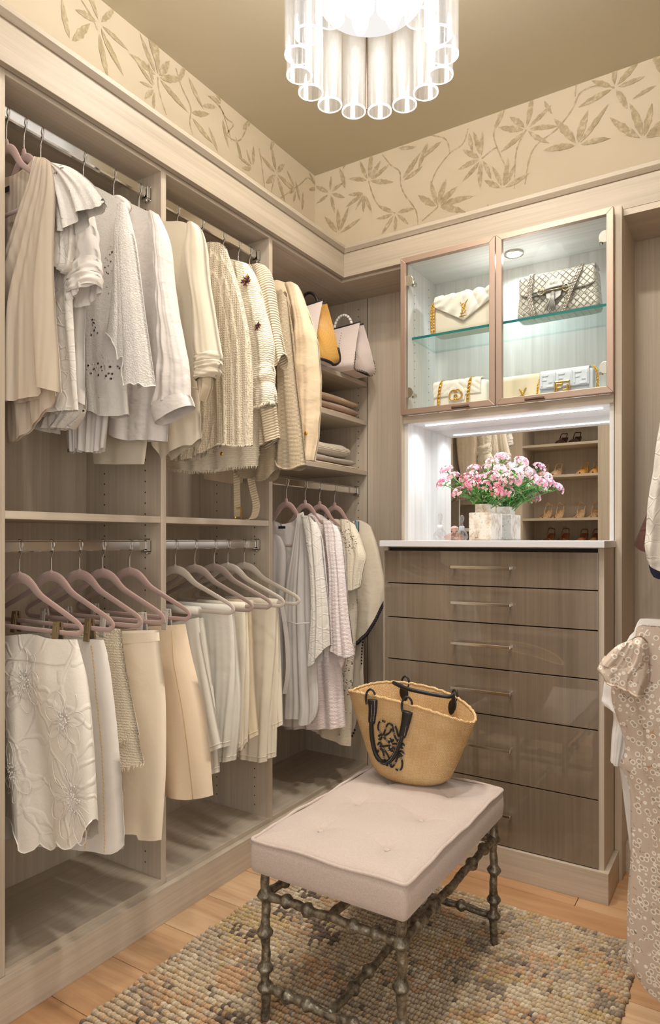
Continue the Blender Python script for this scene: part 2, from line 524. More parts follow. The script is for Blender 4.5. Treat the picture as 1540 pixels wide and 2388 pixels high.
paper_print(wall_left,
    [(368, 180, 80, 6, 0.15, 230), (362, 208, 190, 5, 0.085, 190), (645, 405, 85, 6, 0.13, 330), (232, 55, 60, 5, 0.12, 300), (742, 440, 60, 7, 0.11, 340),
     (590, 392, 150, 4, 0.09, 160), (520, 245, 160, 2, 0.10, 70), (165, 100, 80, 2, 0.13, 120), (690, 440, 200, 4, 0.08, 150), (785, 528, 80, 5, 0.10, 170)],
    [[(368, 180), (372, 215), (388, 268)], [(410, 158), (425, 205), (445, 250), (443, 285), (450, 314)], [(512, 245), (528, 275), (545, 290), (530, 315), (558, 328), (575, 300)],
     [(190, 0), (215, 40), (228, 70)], [(605, 345), (612, 390), (618, 440)], [(640, 418), (632, 450)], [(655, 462), (700, 430), (720, 415), (742, 440)], [(500, 235), (520, 262), (540, 330)]],
    [(447, 262, 20, 0.11), (449, 275, -25, 0.12), (440, 180, -50, 0.11), (520, 280, -75, 0.10), (508, 355, 120, 0.09), (705, 490, 80, 0.09), (360, 140, 100, 0.16), (415, 190, 60, 0.1),
     (505, 250, 200, 0.09), (630, 350, 60, 0.09), (566, 300, 45, 0.1), (232, 80, -80, 0.13), (248, 88, -55, 0.11), (565, 380, 110, 0.1), (700, 470, 110, 0.09)], X=XL)
YL = YB - 0.001
paper_print(wall_back,
    [(860, 422, 70, 6, 0.13, 210), (852, 450, 230, 5, 0.10, 150), (1022, 482, 60, 6, 0.15, 190), (1228, 302, 80, 7, 0.13, 300), (1434, 205, 70, 6, 0.13, 300), (1348, 340, 80, 5, 0.16, 200),
     (922, 497, 250, 6, 0.10, 260), (1124, 370, 200, 6, 0.12, 240), (1172, 440, 80, 5, 0.13, 170), (1500, 325, 70, 5, 0.16, 160), (790, 545, 75, 4, 0.12, 150), (770, 450, 60, 6, 0.10, 330)],
    [[(860, 422), (870, 455), (885, 480), (922, 497)], [(892, 360), (912, 385), (932, 400), (935, 430), (945, 455), (970, 490), (975, 525)], [(1005, 430), (1020, 395), (1050, 357), (1080, 335), (1092, 300)],
     [(1050, 357), (1040, 325), (1005, 315)], [(1165, 268), (1152, 310), (1160, 345), (1178, 385), (1190, 420)], [(1228, 302), (1208, 340), (1202, 380), (1200, 440)], [(1434, 205), (1400, 198), (1355, 215), (1335, 255), (1300, 300), (1255, 335), (1235, 370), (1225, 430)],
     [(1345, 195), (1342, 225)], [(1022, 482), (985, 515)], [(1124, 370), (1150, 348), (1160, 345)], [(1022, 482), (1010, 440)]],
    [(940, 415, 40, 0.12), (942, 420, 15, 0.1), (1030, 330, 200, 0.11), (1155, 300, 60, 0.11), (1120, 360, 100, 0.11), (1270, 235, -70, 0.07), (800, 395, 60, 0.1), (805, 440, 100, 0.11), (1540, 170, 100, 0.12), (1530, 200, 190, 0.08),
     (1000, 330, 240, 0.12), (1095, 310, -85, 0.09), (1150, 520, 100, 0.09), (930, 345, -20, 0.09)], Y=YL)

# cornice: fascia, cap and lid of the built-in closets
YF = 2.365
t = MB()
t.box(PFX - 0.018, PFX, 0.2, YF + 0.018, 2.176, 2.274)
trim = structure(t.build('trim_1', trim_y, bevel=0.001))
m = MB(); m.add([(PFX - 0.02, 0.2, 2.274), (PFX + 0.004, 0.2, 2.274), (PFX + 0.014, 0.2, 2.287), (PFX + 0.014, 0.2, 2.300), (PFX - 0.02, 0.2, 2.300),
                 (PFX - 0.02, YF + 0.02, 2.274), (PFX + 0.004, YF - 0.004, 2.274), (PFX + 0.014, YF - 0.014, 2.287), (PFX + 0.014, YF - 0.014, 2.300), (PFX - 0.02, YF + 0.02, 2.300)],
                [(0, 1, 6, 5), (1, 2, 7, 6), (2, 3, 8, 7), (3, 4, 9, 8), (4, 0, 5, 9), (0, 4, 3, 2, 1)])
m.build('cornice_cap', trim_y, trim)
MB().box(XB, PFX - 0.018, 0.2, 2.69, 2.262, 2.274).build('cornice_lid', trim_y, trim)
t = MB(); t.box(PFX, 0.62, YF, YF + 0.018, 2.176, 2.274)
trim = structure(t.build('trim_2', trim_x, bevel=0.001))
m = MB(); m.add([(PFX - 0.02, YF + 0.02, 2.274), (PFX + 0.004, YF - 0.004, 2.274), (PFX + 0.014, YF - 0.014, 2.287), (PFX + 0.014, YF - 0.014, 2.300), (PFX - 0.02, YF + 0.02, 2.300),
                 (0.62, YF + 0.02, 2.274), (0.62, YF - 0.004, 2.274), (0.62, YF - 0.014, 2.287), (0.62, YF - 0.014, 2.300), (0.62, YF + 0.02, 2.300)],
                [(0, 1, 6, 5), (1, 2, 7, 6), (2, 3, 8, 7), (3, 4, 9, 8), (4, 0, 5, 9), (0, 4, 3, 2, 1)])
m.build('cornice_cap', trim_x, trim)
MB().box(PFX - 0.018, 0.62, YF + 0.018, 2.69, 2.262, 2.274).build('cornice_lid', trim_x, trim)

# ---------------------------------------------------------------- left closet
bl = structure(MB().box(PFX - 0.02, PFX, 0.2, 2.60, 0.0, 0.100).build('baseboard_left', wood_y, bevel=0.001))
ZTOP = 2.165
def rod(unit, x, y0, y1, z, along='y', brackets=(0, 1)):
    prof = [(0.0075 * math.cos(a) , 0.015 * math.sin(a)) for a in [2 * PI * k / 16 for k in range(16)]]
    prof = [((0.0075 if abs(c) > 0.003 else 0.004) * (1 if c > 0 else -1), s) for c, s in prof]
    m = MB(); m.grid([[(x + a, y, z + b) for a, b in prof] for y in (y0, y1)], cv=True)
    r = m.build('hanging_rod', chrome, unit)
    for k in brackets:
        y = (y0, y1)[k]; s = 1 if k == 0 else -1
        b = MB()
        b.box(x - 0.012, x + 0.012, min(y, y + s * 0.004), max(y, y + s * 0.004), z - 0.024, z + 0.02)
        b.box(x - 0.012, x - 0.009, min(y, y + s * 0.016), max(y, y + s * 0.016), z - 0.02, z + 0.016)
        b.box(x + 0.009, x + 0.012, min(y, y + s * 0.016), max(y, y + s * 0.016), z - 0.02, z + 0.016)
        b.box(x - 0.012, x + 0.012, min(y, y + s * 0.016), max(y, y + s * 0.016), z - 0.021, z - 0.016)
        b.ball((x + 0.003, y + s * 0.010, z - 0.022), 0.005)
        b.build('rod_bracket', chrome, r, bevel=0.001)
    return r
def pin_holes(unit, y, s, zs, xs=(-1.52, -1.70)):
    m = MB()
    for x in xs:
        for z in zs: m.lathe([(0.0001, 0.0006 * s), (0.0026, 0.0006 * s)], (x, y, z), 8, 'y')
    tag(m.build('pin_hole', dark, unit), kind='stuff')
holes = [0.15 + 0.032 * k for k in range(62)]
def closet(label, y0, y1, shelves, rods, right=True, left=False):
    u = thing('closet_unit', label, 'closet', (CFX, (y0 + y1) / 2, 0))
    MB().box(XBK - 0.008, XBK, y0, y1, 0.0, ZTOP).build('back_panel', wood_z, u)
    MB().box(XBK, CFX, y0, y1, ZTOP, ZTOP + 0.019).build('top_panel', wood_y, u, bevel=0.0008)
    MB().box(XBK, CFX + 0.002, y0, y1, 0.096, 0.115).build('bottom_shelf', wood_y, u, bevel=0.0008)
    if left: MB().box(XBK, CFX, y0 - 0.02, y0, 0.0, ZTOP + 0.019).build('side_panel', wood_z, u, bevel=0.0008)
    if right: MB().box(XBK, CFX, y1, y1 + 0.020, 0.0, ZTOP + 0.019).build('side_panel', wood_z, u, bevel=0.0008)
    for z in shelves: MB().box(XBK, CFX - 0.001, y0 + 0.0005, y1 - 0.0005, z - 0.019, z).build('shelf', wood_y, u, bevel=0.0008)
    for z in rods: rod(u, -1.507, y0, y1, z)
    if right: pin_holes(u, y1, -1, holes)
    return u
unit1 = closet('greige double-hang closet bay nearest the camera with two chrome rods and one shelf', 0.902, 1.380, [1.166], [2.111, 1.082], left=True)
unit2 = closet('greige middle closet bay on the left wall with cream jackets over folded trousers', 1.400, 1.891, [1.166], [2.111, 1.082])
unit3 = closet('greige corner closet bay with three shelves above a single chrome rod', 1.911, 2.600, [1.792, 1.622, 1.402], [1.316], right=False)
MB().box(XBK, -1.152, 2.600, 2.618, 0.0, ZTOP + 0.019).build('end_panel', wood_z, unit3)
MB().box(-1.4535, -1.4515, 2.5985, 2.600, 0.1, ZTOP).build('panel_joint', seam_dark, unit3)
MB().box(CFX, -1.152, YF + 0.02, 2.60, ZTOP, ZTOP + 0.019).build('soffit_panel', wood_x, unit3)
pin_holes(unit3, 2.600, -1, [0.3 + 0.032 * k for k in range(58)], (-1.50, -1.70))

# ---------------------------------------------------------------- right-hand bay of the back wall
u = thing('closet_unit', 'dim greige open closet bay to the right of the drawer chest', 'closet', (0.1, 2.36, 0))
MB().box(-0.388, -0.366, YF - 0.034, 2.60, 0.0, 2.176).build('side_panel', wood_z, u, bevel=0.0008)
MB().box(-0.366, 0.60, 2.600, 2.618, 0.0, 2.176).build('back_panel', wood_z, u)
MB().box(-0.366, 0.60, YF, 2.60, ZTOP - 0.01, ZTOP + 0.01).build('top_panel', wood_x, u)
MB().box(-0.366, 0.60, 2.40, 2.60, 0.0, 0.095).build('plinth', wood_x, u)
MB().box(0.40, 0.42, 1.05, 2.60, 0.0, 2.176).build('back_panel', wood_z, u)
m = MB(); m.tube([(0.02, 1.15, 1.075), (0.02, 2.60, 1.075)], 0.011, 12); m.build('hanging_rod', chrome, u, smooth=True)
m = MB(); m.tube([(0.02, 1.15, 2.05), (0.02, 2.60, 2.05)], 0.011, 12); m.build('hanging_rod', chrome, u, smooth=True)
MB().box(-0.10, 0.40, 1.13, 1.15, 0.0, 2.176).build('side_panel', wood_z, u)

# ---------------------------------------------------------------- drawer chest
DX0, DX1, DY = -1.144, -0.3895, 2.165
chest = thing('drawer_chest', 'glossy taupe six-drawer chest with chrome bar handles under the white counter', 'chest', (-0.769, DY, 0))
b = MB(); b.box(DX0, DX0 + 0.018, DY, 2.58, 0.095, 1.074); b.box(DX1 - 0.018, DX1, DY, 2.58, 0.095, 1.074); b.box(DX0, DX1, 2.56, 2.58, 0.095, 1.074)
b.box(DX0 + 0.018, DX1 - 0.018, DY + 0.018, DY + 0.03, 0.095, 1.074); b.box(DX0 + 0.018, DX1 - 0.018, DY + 0.02, 2.56, 1.055, 1.074)
b.build('carcass', wood_z, chest, bevel=0.0008)
b = MB(); b.box(DX0 + 0.014, DX1 - 0.018, DY + 0.012, DY + 0.017, 0.097, 1.070); b.build('drawer_gap', dark, chest)
p = MB(); p.box(DX0, -0.375, 2.150, 2.328, 0.0, 0.095); p.build('plinth', wood_x, chest, bevel=0.001)
zs = [1.061, 0.9435, 0.8216, 0.6718, 0.5186, 0.3064, 0.0965]
for k in range(6):
    d = MB(); d.box(DX0 + 0.006, -0.405, DY - 0.004, DY + 0.015, zs[k + 1] + 0.0018, zs[k] - 0.0018)
    dr = d.build('drawer', gloss_z, chest, bevel=0.0006)
    zc = (zs[k] + zs[k + 1]) / 2 + 0.004
    h = MB(); h.box(-0.873, -0.668, DY - 0.034, DY - 0.026, zc - 0.005, zc + 0.005)
    for x in (-0.869, -0.679): h.box(x, x + 0.007, DY - 0.028, DY - 0.003, zc - 0.005, zc + 0.005)
    h.build('handle', chrome, dr, bevel=0.0012)
top = MB(); top.add([(x, y, z) for z in (1.074, 1.0955) for x, y in ((-1.143, 2.132), (-0.383, 2.132), (-0.383, 2.328), (-0.3895, 2.328), (-0.3895, 2.56), (-1.143, 2.56))], [(5, 4, 3, 2, 1, 0), (6, 7, 8, 9, 10, 11)] + [(i, (i + 1) % 6, (i + 1) % 6 + 6, i + 6) for i in range(6)])
tag(top.build('countertop', quartz, bevel=0.0015), 'white stone countertop lying on the drawer chest', 'countertop')

# ---------------------------------------------------------------- glass cabinet and lit niche above the counter
HX0, HX1, HY0, HYB = -1.140, -0.389, 2.330, 2.585
cab = thing('display_cabinet', 'glass-fronted handbag cabinet with bronze door frames over a lit mirrored niche', 'cabinet', (-0.77, HY0, 1.0955))
MB().box(HX0, HX0 + 0.016, HY0, HYB, 1.0955, 2.176).build('side_panel', [pale_z], cab, bevel=0.0006)
MB().box(HX1 - 0.014, HX1 - 0.001, HY0, HYB, 1.0955, 2.176).build('side_panel', [pale_z], cab, bevel=0.0006)
MB().box(HX0 - 0.012, HX0, HY0 - 0.002, HYB, 1.0955, 2.176).build('edge_panel', wood_z, cab, bevel=0.0006)
MB().box(HX0, HX1, HYB, HYB + 0.012, 1.0955, 2.176).build('back_panel', pale_z, cab)
MB().box(HX0 + 0.016, HX1 - 0.014, HY0, HYB, 2.150, 2.168).build('top_panel', pale_x, cab)
MB().box(HX0 + 0.016, HX1 - 0.014, HY0 + 0.004, HYB, 1.541, 1.568).build('bottom_panel', pale_x, cab)
MB().box(HX0, HX1, HY0 - 0.012, HY0 + 0.004, 1.541, 1.569).build('bottom_rail', wood_x, cab, bevel=0.0008)
MB().box(HX0 + 0.016, HX1 - 0.014, 2.543, 2.548, 1.0957, 1.541).build('mirror', mirror_mat, cab)
pin_holes(cab, 0, 1, [], ())
m = MB()
for y in (2.385, 2.52):
    for k in range(17): m.lathe([(0.0001, 0.0006), (0.0024, 0.0006)], (HX0 + 0.016, y, 1.60 + 0.032 * k), 8, 'x')
tag(m.build('pin_hole', dark, cab), kind='stuff')
s = MB(); s.box(-1.083, -0.437, 2.397, 2.403, 1.5385, 1.541); s.build('light_strip', emit('cool_strip_light', (0.9, 0.95, 1, 1), 14), cab)
p = MB(); p.lathe([(0.0001, 0.0), (0.024, 0.0), (0.026, 0.003), (0.026, 0.006)], (-0.751, 2.443, 2.144), 24); pk = p.build('puck_light', emit('cool_puck_light', (0.92, 0.97, 1, 1), 16), cab)
p = MB(); p.lathe([(0.026, -0.001), (0.034, -0.001), (0.035, 0.006), (0.026, 0.006)], (-0.751, 2.443, 2.1435), 24); p.build('light_rim', silver, pk, smooth=True)
sh = MB(); sh.box(HX0 + 0.017, HX1 - 0.015, 2.362, HYB - 0.001, 1.869, 1.878)
gs = sh.build('glass_shelf', shelf_glass, cab)
e = MB(); e.box(HX0 + 0.017, HX1 - 0.015, 2.3605, 2.3618, 1.869, 1.878); e.build('shelf_edge', teal_edge, gs)
def door(x0, x1, hinge_left):
    y0, y1, z0, z1, w = HY0 - 0.034, HY0 - 0.013, 1.570, 2.164, 0.021
    f = MB()
    for a, bb in (((x0, z0, x1, z0), 0), ((x1, z0, x1, z1), 1), ((x1, z1, x0, z1), 2), ((x0, z1, x0, z0), 3)):
        pass
    O = [(x0, z0), (x1, z0), (x1, z1), (x0, z1)]
    I = [(x0 + w, z0 + w), (x1 - w, z0 + w), (x1 - w, z1 - w), (x0 + w, z1 - w)]
    for k in range(4):
        k2 = (k + 1) % 4
        P = [O[k], O[k2], I[k2], I[k]]
        f.add([(a, y0, c) for a, c in P] + [(a, y1, c) for a, c in P], [(0, 1, 2, 3), (7, 6, 5, 4), (0, 4, 5, 1), (1, 5, 6, 2), (2, 6, 7, 3), (3, 7, 4, 0)])
    d = f.build('door', bronze, cab, bevel=0.0012)
    g = MB(); g.box(x0 + w, x1 - w, y0 + 0.008, y0 + 0.012, z0 + w, z1 - w); g.build('pane', pane_glass, d)
    pc = (x0 + x1) / 2 + (0.06 if hinge_left else -0.055)
    k = MB(); k.box(pc - 0.033, pc + 0.033, y0 - 0.014, y0 + 0.002, z0 + 0.001, z0 + 0.004); k.box(pc - 0.033, pc + 0.033, y0 - 0.014, y0 - 0.011, z0 + 0.001, z0 + 0.010); k.build('pull', plain('bronze_pull', srgb(120, 98, 84), 0.4, 0.7), d, bevel=0.0008)
    for z in (z0 + 0.085, z1 - 0.085):
        hx = x0 + w + 0.006 if hinge_left else x1 - w - 0.006
        sx = 1 if hinge_left else -1
        h = MB()
        h.lathe([(0.0001, 0), (0.020, 0), (0.020, 0.006), (0.0001, 0.006)], (hx, y0 + 0.0125, z), 24, 'y')
        h.box(min(hx, hx + sx * 0.020), max(hx, hx + sx * 0.020), y0 + 0.018, y0 + 0.05, z - 0.014, z - 0.002)
        h.lathe([(0.0001, 0), (0.006, 0), (0.006, 0.012), (0.0001, 0.012)], (hx + sx * 0.014, y0 + 0.03, z - 0.02), 10)
        h.build('hinge', silver, d, bevel=0.0008)
door(HX0 - 0.001, -0.7735, True)
door(-0.7705, -0.386, False)
for o in C.objects:
    pass

# ---------------------------------------------------------------- chandelier
chx, chy, chz = -0.80, 1.447, 2.262
ch = thing('chandelier', 'round chandelier of clear glass tubes hanging from the ceiling', 'chandelier', (chx, chy, CEIL))
q = NT('polished_glass_rim')
ms_ = q.n('ShaderNodeMixShader'); ms_.inputs[0].default_value = 0.7
df_ = q.n('ShaderNodeBsdfDiffuse'); df_.inputs[0].default_value = (0.96, 0.96, 0.96, 1); tl_ = q.n('ShaderNodeBsdfTranslucent'); tl_.inputs[0].default_value = (0.96, 0.96, 0.96, 1)
q.l(df_.outputs[0], ms_.inputs[1]); q.l(tl_.outputs[0], ms_.inputs[2]); q.l(ms_.outputs[0], q.out.inputs[0])
rim_mat = q.m
def glass_tube(x, y, z0, z1, r):
    t = MB(); t.lathe([(r, z0), (r, z1)], (x, y, 0), 28); t.lathe([(r - 0.0022, z0), (r - 0.0022, z1)], (x, y, 0), 28)
    o = t.build('glass_tube', tube_glass, ch, smooth=True)
    m = MB(); m.lathe([(r - 0.0032, z0 - 0.0008), (r + 0.0004, z0 - 0.0008), (r + 0.0004, z0 + 0.0030)], (x, y, 0), 28)
    m.build('tube_rim', rim_mat, o)
for k in range(16):
    a = YAW + PI / 2 + PI / 16 + 2 * PI * k / 16
    glass_tube(chx + 0.180 * math.cos(a), chy + 0.180 * math.sin(a), chz, 2.70, 0.0325)
d = MB(); d.lathe([(0.0001, CEIL - 0.001), (0.075, CEIL - 0.001), (0.075, CEIL - 0.02), (0.0001, CEIL - 0.02)], (chx, chy, 0), 40)
d.lathe([(0.170, 2.700), (0.190, 2.700), (0.190, 2.712), (0.170, 2.712), (0.170, 2.700)], (chx, chy, 0), 48)
for k in range(4):
    a = PI / 4 + PI / 2 * k
    d.tube([(chx + 0.18 * math.cos(a), chy + 0.18 * math.sin(a), 2.706), (chx, chy, 2.706), (chx, chy, CEIL - 0.01)], 0.006, 8)
d.build('ceiling_mount', silver, ch, smooth=False)
glow = emit('frosted_bulb_glow', (1.0, 0.95, 0.9, 1), 2.2)
frost = emit('frosted_diffuser_glow', (1.0, 0.96, 0.92, 1), 0.95)
for k in range(6):
    a = 2 * PI * k / 6 + 0.3
    x, y = chx + 0.085 * math.cos(a), chy + 0.085 * math.sin(a)
    bb = MB(); bb.lathe([(0.0001, 2.40), (0.012, 2.405), (0.021, 2.425), (0.024, 2.46), (0.022, 2.50), (0.016, 2.55), (0.013, 2.58)], (x, y, 0), 16)
    bb.build('bulb', glow, ch, smooth=True)
    s = MB(); s.lathe([(0.015, 2.58), (0.015, 2.69)], (x, y, 0), 14); s.build('socket', silver, ch, smooth=True)
f = MB(); f.lathe([(0.132, 2.43), (0.135, 2.44), (0.135, 2.62)], (chx, chy, 0), 48); f.build('diffuser', frost, ch, smooth=True)
s = MB(); s.tube([(chx - 0.176 * SY, chy + 0.176 * CY, chz + 0.005), (chx - 0.176 * SY, chy + 0.176 * CY, 2.70)], 0.0022, 8); s.build('stem', plain('dark_stem', srgb(90, 76, 66), 0.4, 0.8), ch)
pl = bpy.data.lights.new('chandelier_lamp', 'POINT'); pl.energy = 9; pl.color = (1, 0.945, 0.87); pl.shadow_soft_size = 0.08
po = bpy.data.objects.new('chandelier_lamp', pl); po.location = (chx, chy, chz + 0.12); C.objects.link(po)
pl2 = pl.copy(); pl2.energy = 46
po = bpy.data.objects.new('chandelier_upper_lamp', pl2); po.location = (chx, chy, 2.665); C.objects.link(po)

# ================================================================ HANGERS AND CLOTHES
XC = -1.507
def velvet(name, c):
    q = NT(name); q.set(Base_Color=c, Roughness=0.9, Sheen_Weight=0.5); return q.m
V_ROSE = velvet('rose_velvet', srgb(176, 146, 138))
V_GREY = velvet('stone_velvet', srgb(200, 188, 174))
V_TAUPE = velvet('taupe_velvet', srgb(168, 148, 138))
CLIP_BRONZE = plain('bronze_clip', srgb(140, 122, 92), 0.35, 0.5)
CLIP_GREY = plain('clear_grey_clip', srgb(190, 182, 172), 0.3)
H_HALF = [(0, -.008, .013), (.018, -.010, .013), (.036, -.016, .0125), (.055, -.028, .0115), (.072, -.041, .010), (.09, -.051, .0085), (.12, -.063, .0075), (.17, -.083, .007),
          (.205, -.097, .0065), (.222, -.105, .0063), (.232, -.114, .0060), (.231, -.121, .0060), (.222, -.127, .0060), (.205, -.129, .0060), (.10, -.129, .0058), (0, -.129, .0058)]
def hanger(hookpx, z_rod, label, mat, group, clips=None, clipmat=None, xc=XC, Y=None, rodtop=0.015, inner=False):
    """one velvet hanger hung on a rod; returns (thing, Y, neck height)"""
    if Y is None: Y = at(hookpx, 1260, X=xc).y
    zt = z_rod + rodtop
    zn = zt - 0.082
    h = thing('velvet_hanger', label, 'hanger', (xc, Y, zn - 0.13), group)
    hk = []
    for k in range(13):
        a = math.radians(-35 + 215 * k / 12)
        hk.append((xc + 0.013 * math.cos(a), Y, zt - 0.0115 + 0.013 * math.sin(a)))
    pts = [(xc, Y, zn - 0.004), (xc, Y, zn + 0.035), (xc + 0.004, Y, zn + 0.047), (xc + 0.009, Y, zn + 0.055)] + hk
    m = MB(); m.tube(spline(pts, 3), 0.0017, 6); m.build('hook', steel, h, smooth=True)
    half = [(u * 0.70, z * 1.30 - 0.006, w * 0.9) for u, z, w in H_HALF] if inner else H_HALF
    full = half + [(-u, z, w) for u, z, w in half[::-1][1:-1]]
    P = spline([(xc + u, Y, zn + z) for u, z, w in full], 3, closed=True)
    W = []
    n = len(full)
    for i in range(n):
        for k in range(3):
            W.append(full[i][2] * (1 - k / 3) + full[(i + 1) % n][2] * k / 3)
    m = MB(); m.tube(P, W, 10, closed=True, flat=0.32, up=(0, 1, 0)); m.lathe([(0.0001, 0.008), (0.005, 0.006), (0.008, -0.004), (0.006, -0.012)], (xc, Y, zn), 10, sy=0.6)
    m.build('hanger_body', mat, h, smooth=True)
    for u in (clips or ()):
        c = MB(); zb = zn - 0.129
        for s in (-1, 1):
            c.obox((xc + u, Y + s * 0.007, zb - 0.004), (1, 0, 0), (0, 1, s * 0.10), (0, -s * 0.10, 1), 0.0095, 0.0026, 0.028)
            c.obox((xc + u, Y + s * 0.0085, zb + 0.002), (1, 0, 0), (0, 1, s * 0.10), (0, -s * 0.10, 1), 0.006, 0.0026, 0.015)
        c.tube([(xc + u - 0.006, Y, zb + 0.009), (xc + u + 0.006, Y, zb + 0.009)], 0.004, 8)
        c.build('clip', clipmat, h, bevel=0.001)
    return h, Y, zn

def poly_at(P, t):
    """sample a polyline at parameter t by length"""
    P = [np.array(p, float) for p in P]
    d = [0.0]
    for a, b in zip(P, P[1:]): d.append(d[-1] + float(np.hypot(*(b - a))) + 1e-9)
    s = t * d[-1]
    for i in range(len(P) - 1):
        if s <= d[i + 1] or i == len(P) - 2:
            f = (s - d[i]) / (d[i + 1] - d[i])
            return P[i] * (1 - f) + P[i + 1] * f

def smooth_line(P, soft=True):
    if not soft or len(P) < 3: return P
    return [(p[0], p[1]) for p in spline([(a, b, 0) for a, b in P], 5)]

def patch(mb, Y, R=None, L=None, T=(), B=(), th=0.02, folds=(6, 0.008), seed=1, nu=40, nv=30, topth=0.35, wr=(0, 0), xc=XC, sag=0.0, single=False, soft=True, hemsoft=True, bulge=0.0, tuck=0.0):
    """hanging cloth: front and back sheet spanned between four drawn edges in the plane y=Y, with folds"""
    W = lambda pts: [((p[0], p[1]) if isinstance(p, tuple) and len(p) == 2 and abs(p[0]) > 9 else p) for p in pts]
    def w2(pts):
        out = []
        for p in pts:
            if len(p) == 3: out.append((p[0], p[1]))              # already room x, z
            else:
                v = at(p[0], p[1], Y=Y); out.append((v.x, v.z))
        return out
    Rw = w2(R) if R else None
    Lw = w2(L) if L else None
    if Rw is None: Rw = [(2 * xc - x, z) for x, z in Lw]
    if Lw is None: Lw = [(max(2 * xc - x, -1.772), z) for x, z in Rw]
    Rs, Ls = smooth_line(Rw, soft), smooth_line(Lw, soft)
    Tp = smooth_line([Lw[0]] + w2(T) + [Rw[0]], soft)
    Bp = smooth_line([Lw[-1]] + w2(B) + [Rw[-1]], hemsoft)
    rr = random.Random(seed)
    nf, amp = folds
    cs = [(nf * rr.uniform(0.5, 0.75), rr.random() * 6.3, 0.55), (nf * rr.uniform(0.95, 1.15), rr.random() * 6.3, 0.5), (nf * rr.uniform(1.7, 2.3), rr.random() * 6.3, 0.25)]
    wp = rr.random() * 6.3
    wm, wa = wr
    ws = [(wm * rr.uniform(0.7, 1.3), rr.uniform(-1.6, 1.6), rr.random() * 6.3) for _ in range(4)]
    TT = [poly_at(Tp, i / nu) for i in range(nu + 1)]
    BB = [poly_at(Bp, i / nu) for i in range(nu + 1)]
    LL = [poly_at(Ls, j / nv) for j in range(nv + 1)]
    RR = [poly_at(Rs, j / nv) for j in range(nv + 1)]
    def S(i, j):
        u, s = i / nu, j / nv
        return (1 - s) * TT[i] + s * BB[i] + (1 - u) * LL[j] + u * RR[j] - ((1 - u) * (1 - s) * TT[0] + u * (1 - s) * TT[nu] + (1 - u) * s * BB[0] + u * s * BB[nu])
    Fr, Bk = [], []
    for i in range(nu + 1):
        u = i / nu
        ed = max(0.0, 1 - abs(2 * u - 1) ** 3.2) ** 0.5
        fr, bk = [], []
        for j in range(nv + 1):
            s = j / nv
            x, z = S(i, j)
            g = 0.10 + 0.90 * s ** 0.8
            uu = u + 0.035 * math.sin(3.1 * s + wp)
            f = 0
            for n_, ph, a in cs:
                q_ = math.sin(2 * PI * n_ * uu + ph + 0.5 * math.sin(2.2 * s + ph))
                f += a * (abs(q_) ** 0.8) * (1 if q_ > 0 else -1)
            f *= amp * g
            if wa:
                f += wa * sum(math.sin(2 * PI * (m_ * s + k_ * u) + p_) for m_, k_, p_ in ws) / 4 * min(1, 3 * s + 0.3)
            t_ = th * ed * (topth + (1 - topth) * min(1, s / 0.22)) * (1 + bulge * math.sin(PI * s))
            if tuck: t_ *= 1 - tuck * max(0, (s - 0.85) / 0.15)
            fr.append((x, Y - t_ + f, z))
            bk.append((x, Y + t_ + f * 0.7, z + 0.0))
        Fr.append(fr); Bk.append(bk)
    if single: mb.grid(Fr)
    else: mb.grid(Fr + Bk[::-1], cu=True)
    return Fr

def garment(name, label, cat, Y, xc=XC, z=1.3, group=None):
    return thing(name, label, cat, (xc, Y, z), group)
def piece(g, part, mat, Y, **kw):
    mb = MB(); Fr = patch(mb, Y, **kw)
    o = mb.build(part, mat, g, smooth=True)
    return o, Fr
def fringe(g, pts, L, mat, n=60, seed=2, name='fringe', r=0.0009, spread=0.25):
    rr = random.Random(seed); mb = MB()
    for k in range(n):
        p = poly_at3(pts, (k + rr.random()) / n)
        d = Vector((rr.uniform(-spread, spread), rr.uniform(-spread, spread) - 0.1, -1)).normalized() * L * rr.uniform(0.7, 1.2)
        mb.tube([p, p + d * 0.6 + Vector((0, -0.001, 0)), p + d], [r, r, r * 0.5], 3)
    return tag(mb.build(name, mat, g), kind='stuff')
def poly_at3(P, t):
    d = [0.0]
    for a, b in zip(P, P[1:]): d.append(d[-1] + (Vector(b) - Vector(a)).length + 1e-9)
    s = t * d[-1]
    for i in range(len(P) - 1):
        if s <= d[i + 1] or i == len(P) - 2:
            return Vector(P[i]).lerp(Vector(P[i + 1]), (s - d[i]) / (d[i + 1] - d[i]))
def hem_line(Fr, j=-1, i0=0, i1=None, dy=-0.001):
    i1 = len(Fr) if i1 is None else i1
    return [Vector(Fr[i][j]) + Vector((0, dy, 0)) for i in range(i0, i1)]
def cord_along(g, pts, r, mat, name):
    mb = MB(); mb.tube(pts, r, 6); return mb.build(name, mat, g, smooth=True)
def button(g, c, r, mat, name='button', d=(0, -1, 0)):
    mb = MB(); mb.lathe([(0.0001, -0.003), (r * 0.7, -0.003), (r, -0.0015), (r, 0.0015), (0.0001, 0.0015)], c, 14, 'y'); return mb.build(name, mat, g, smooth=False)

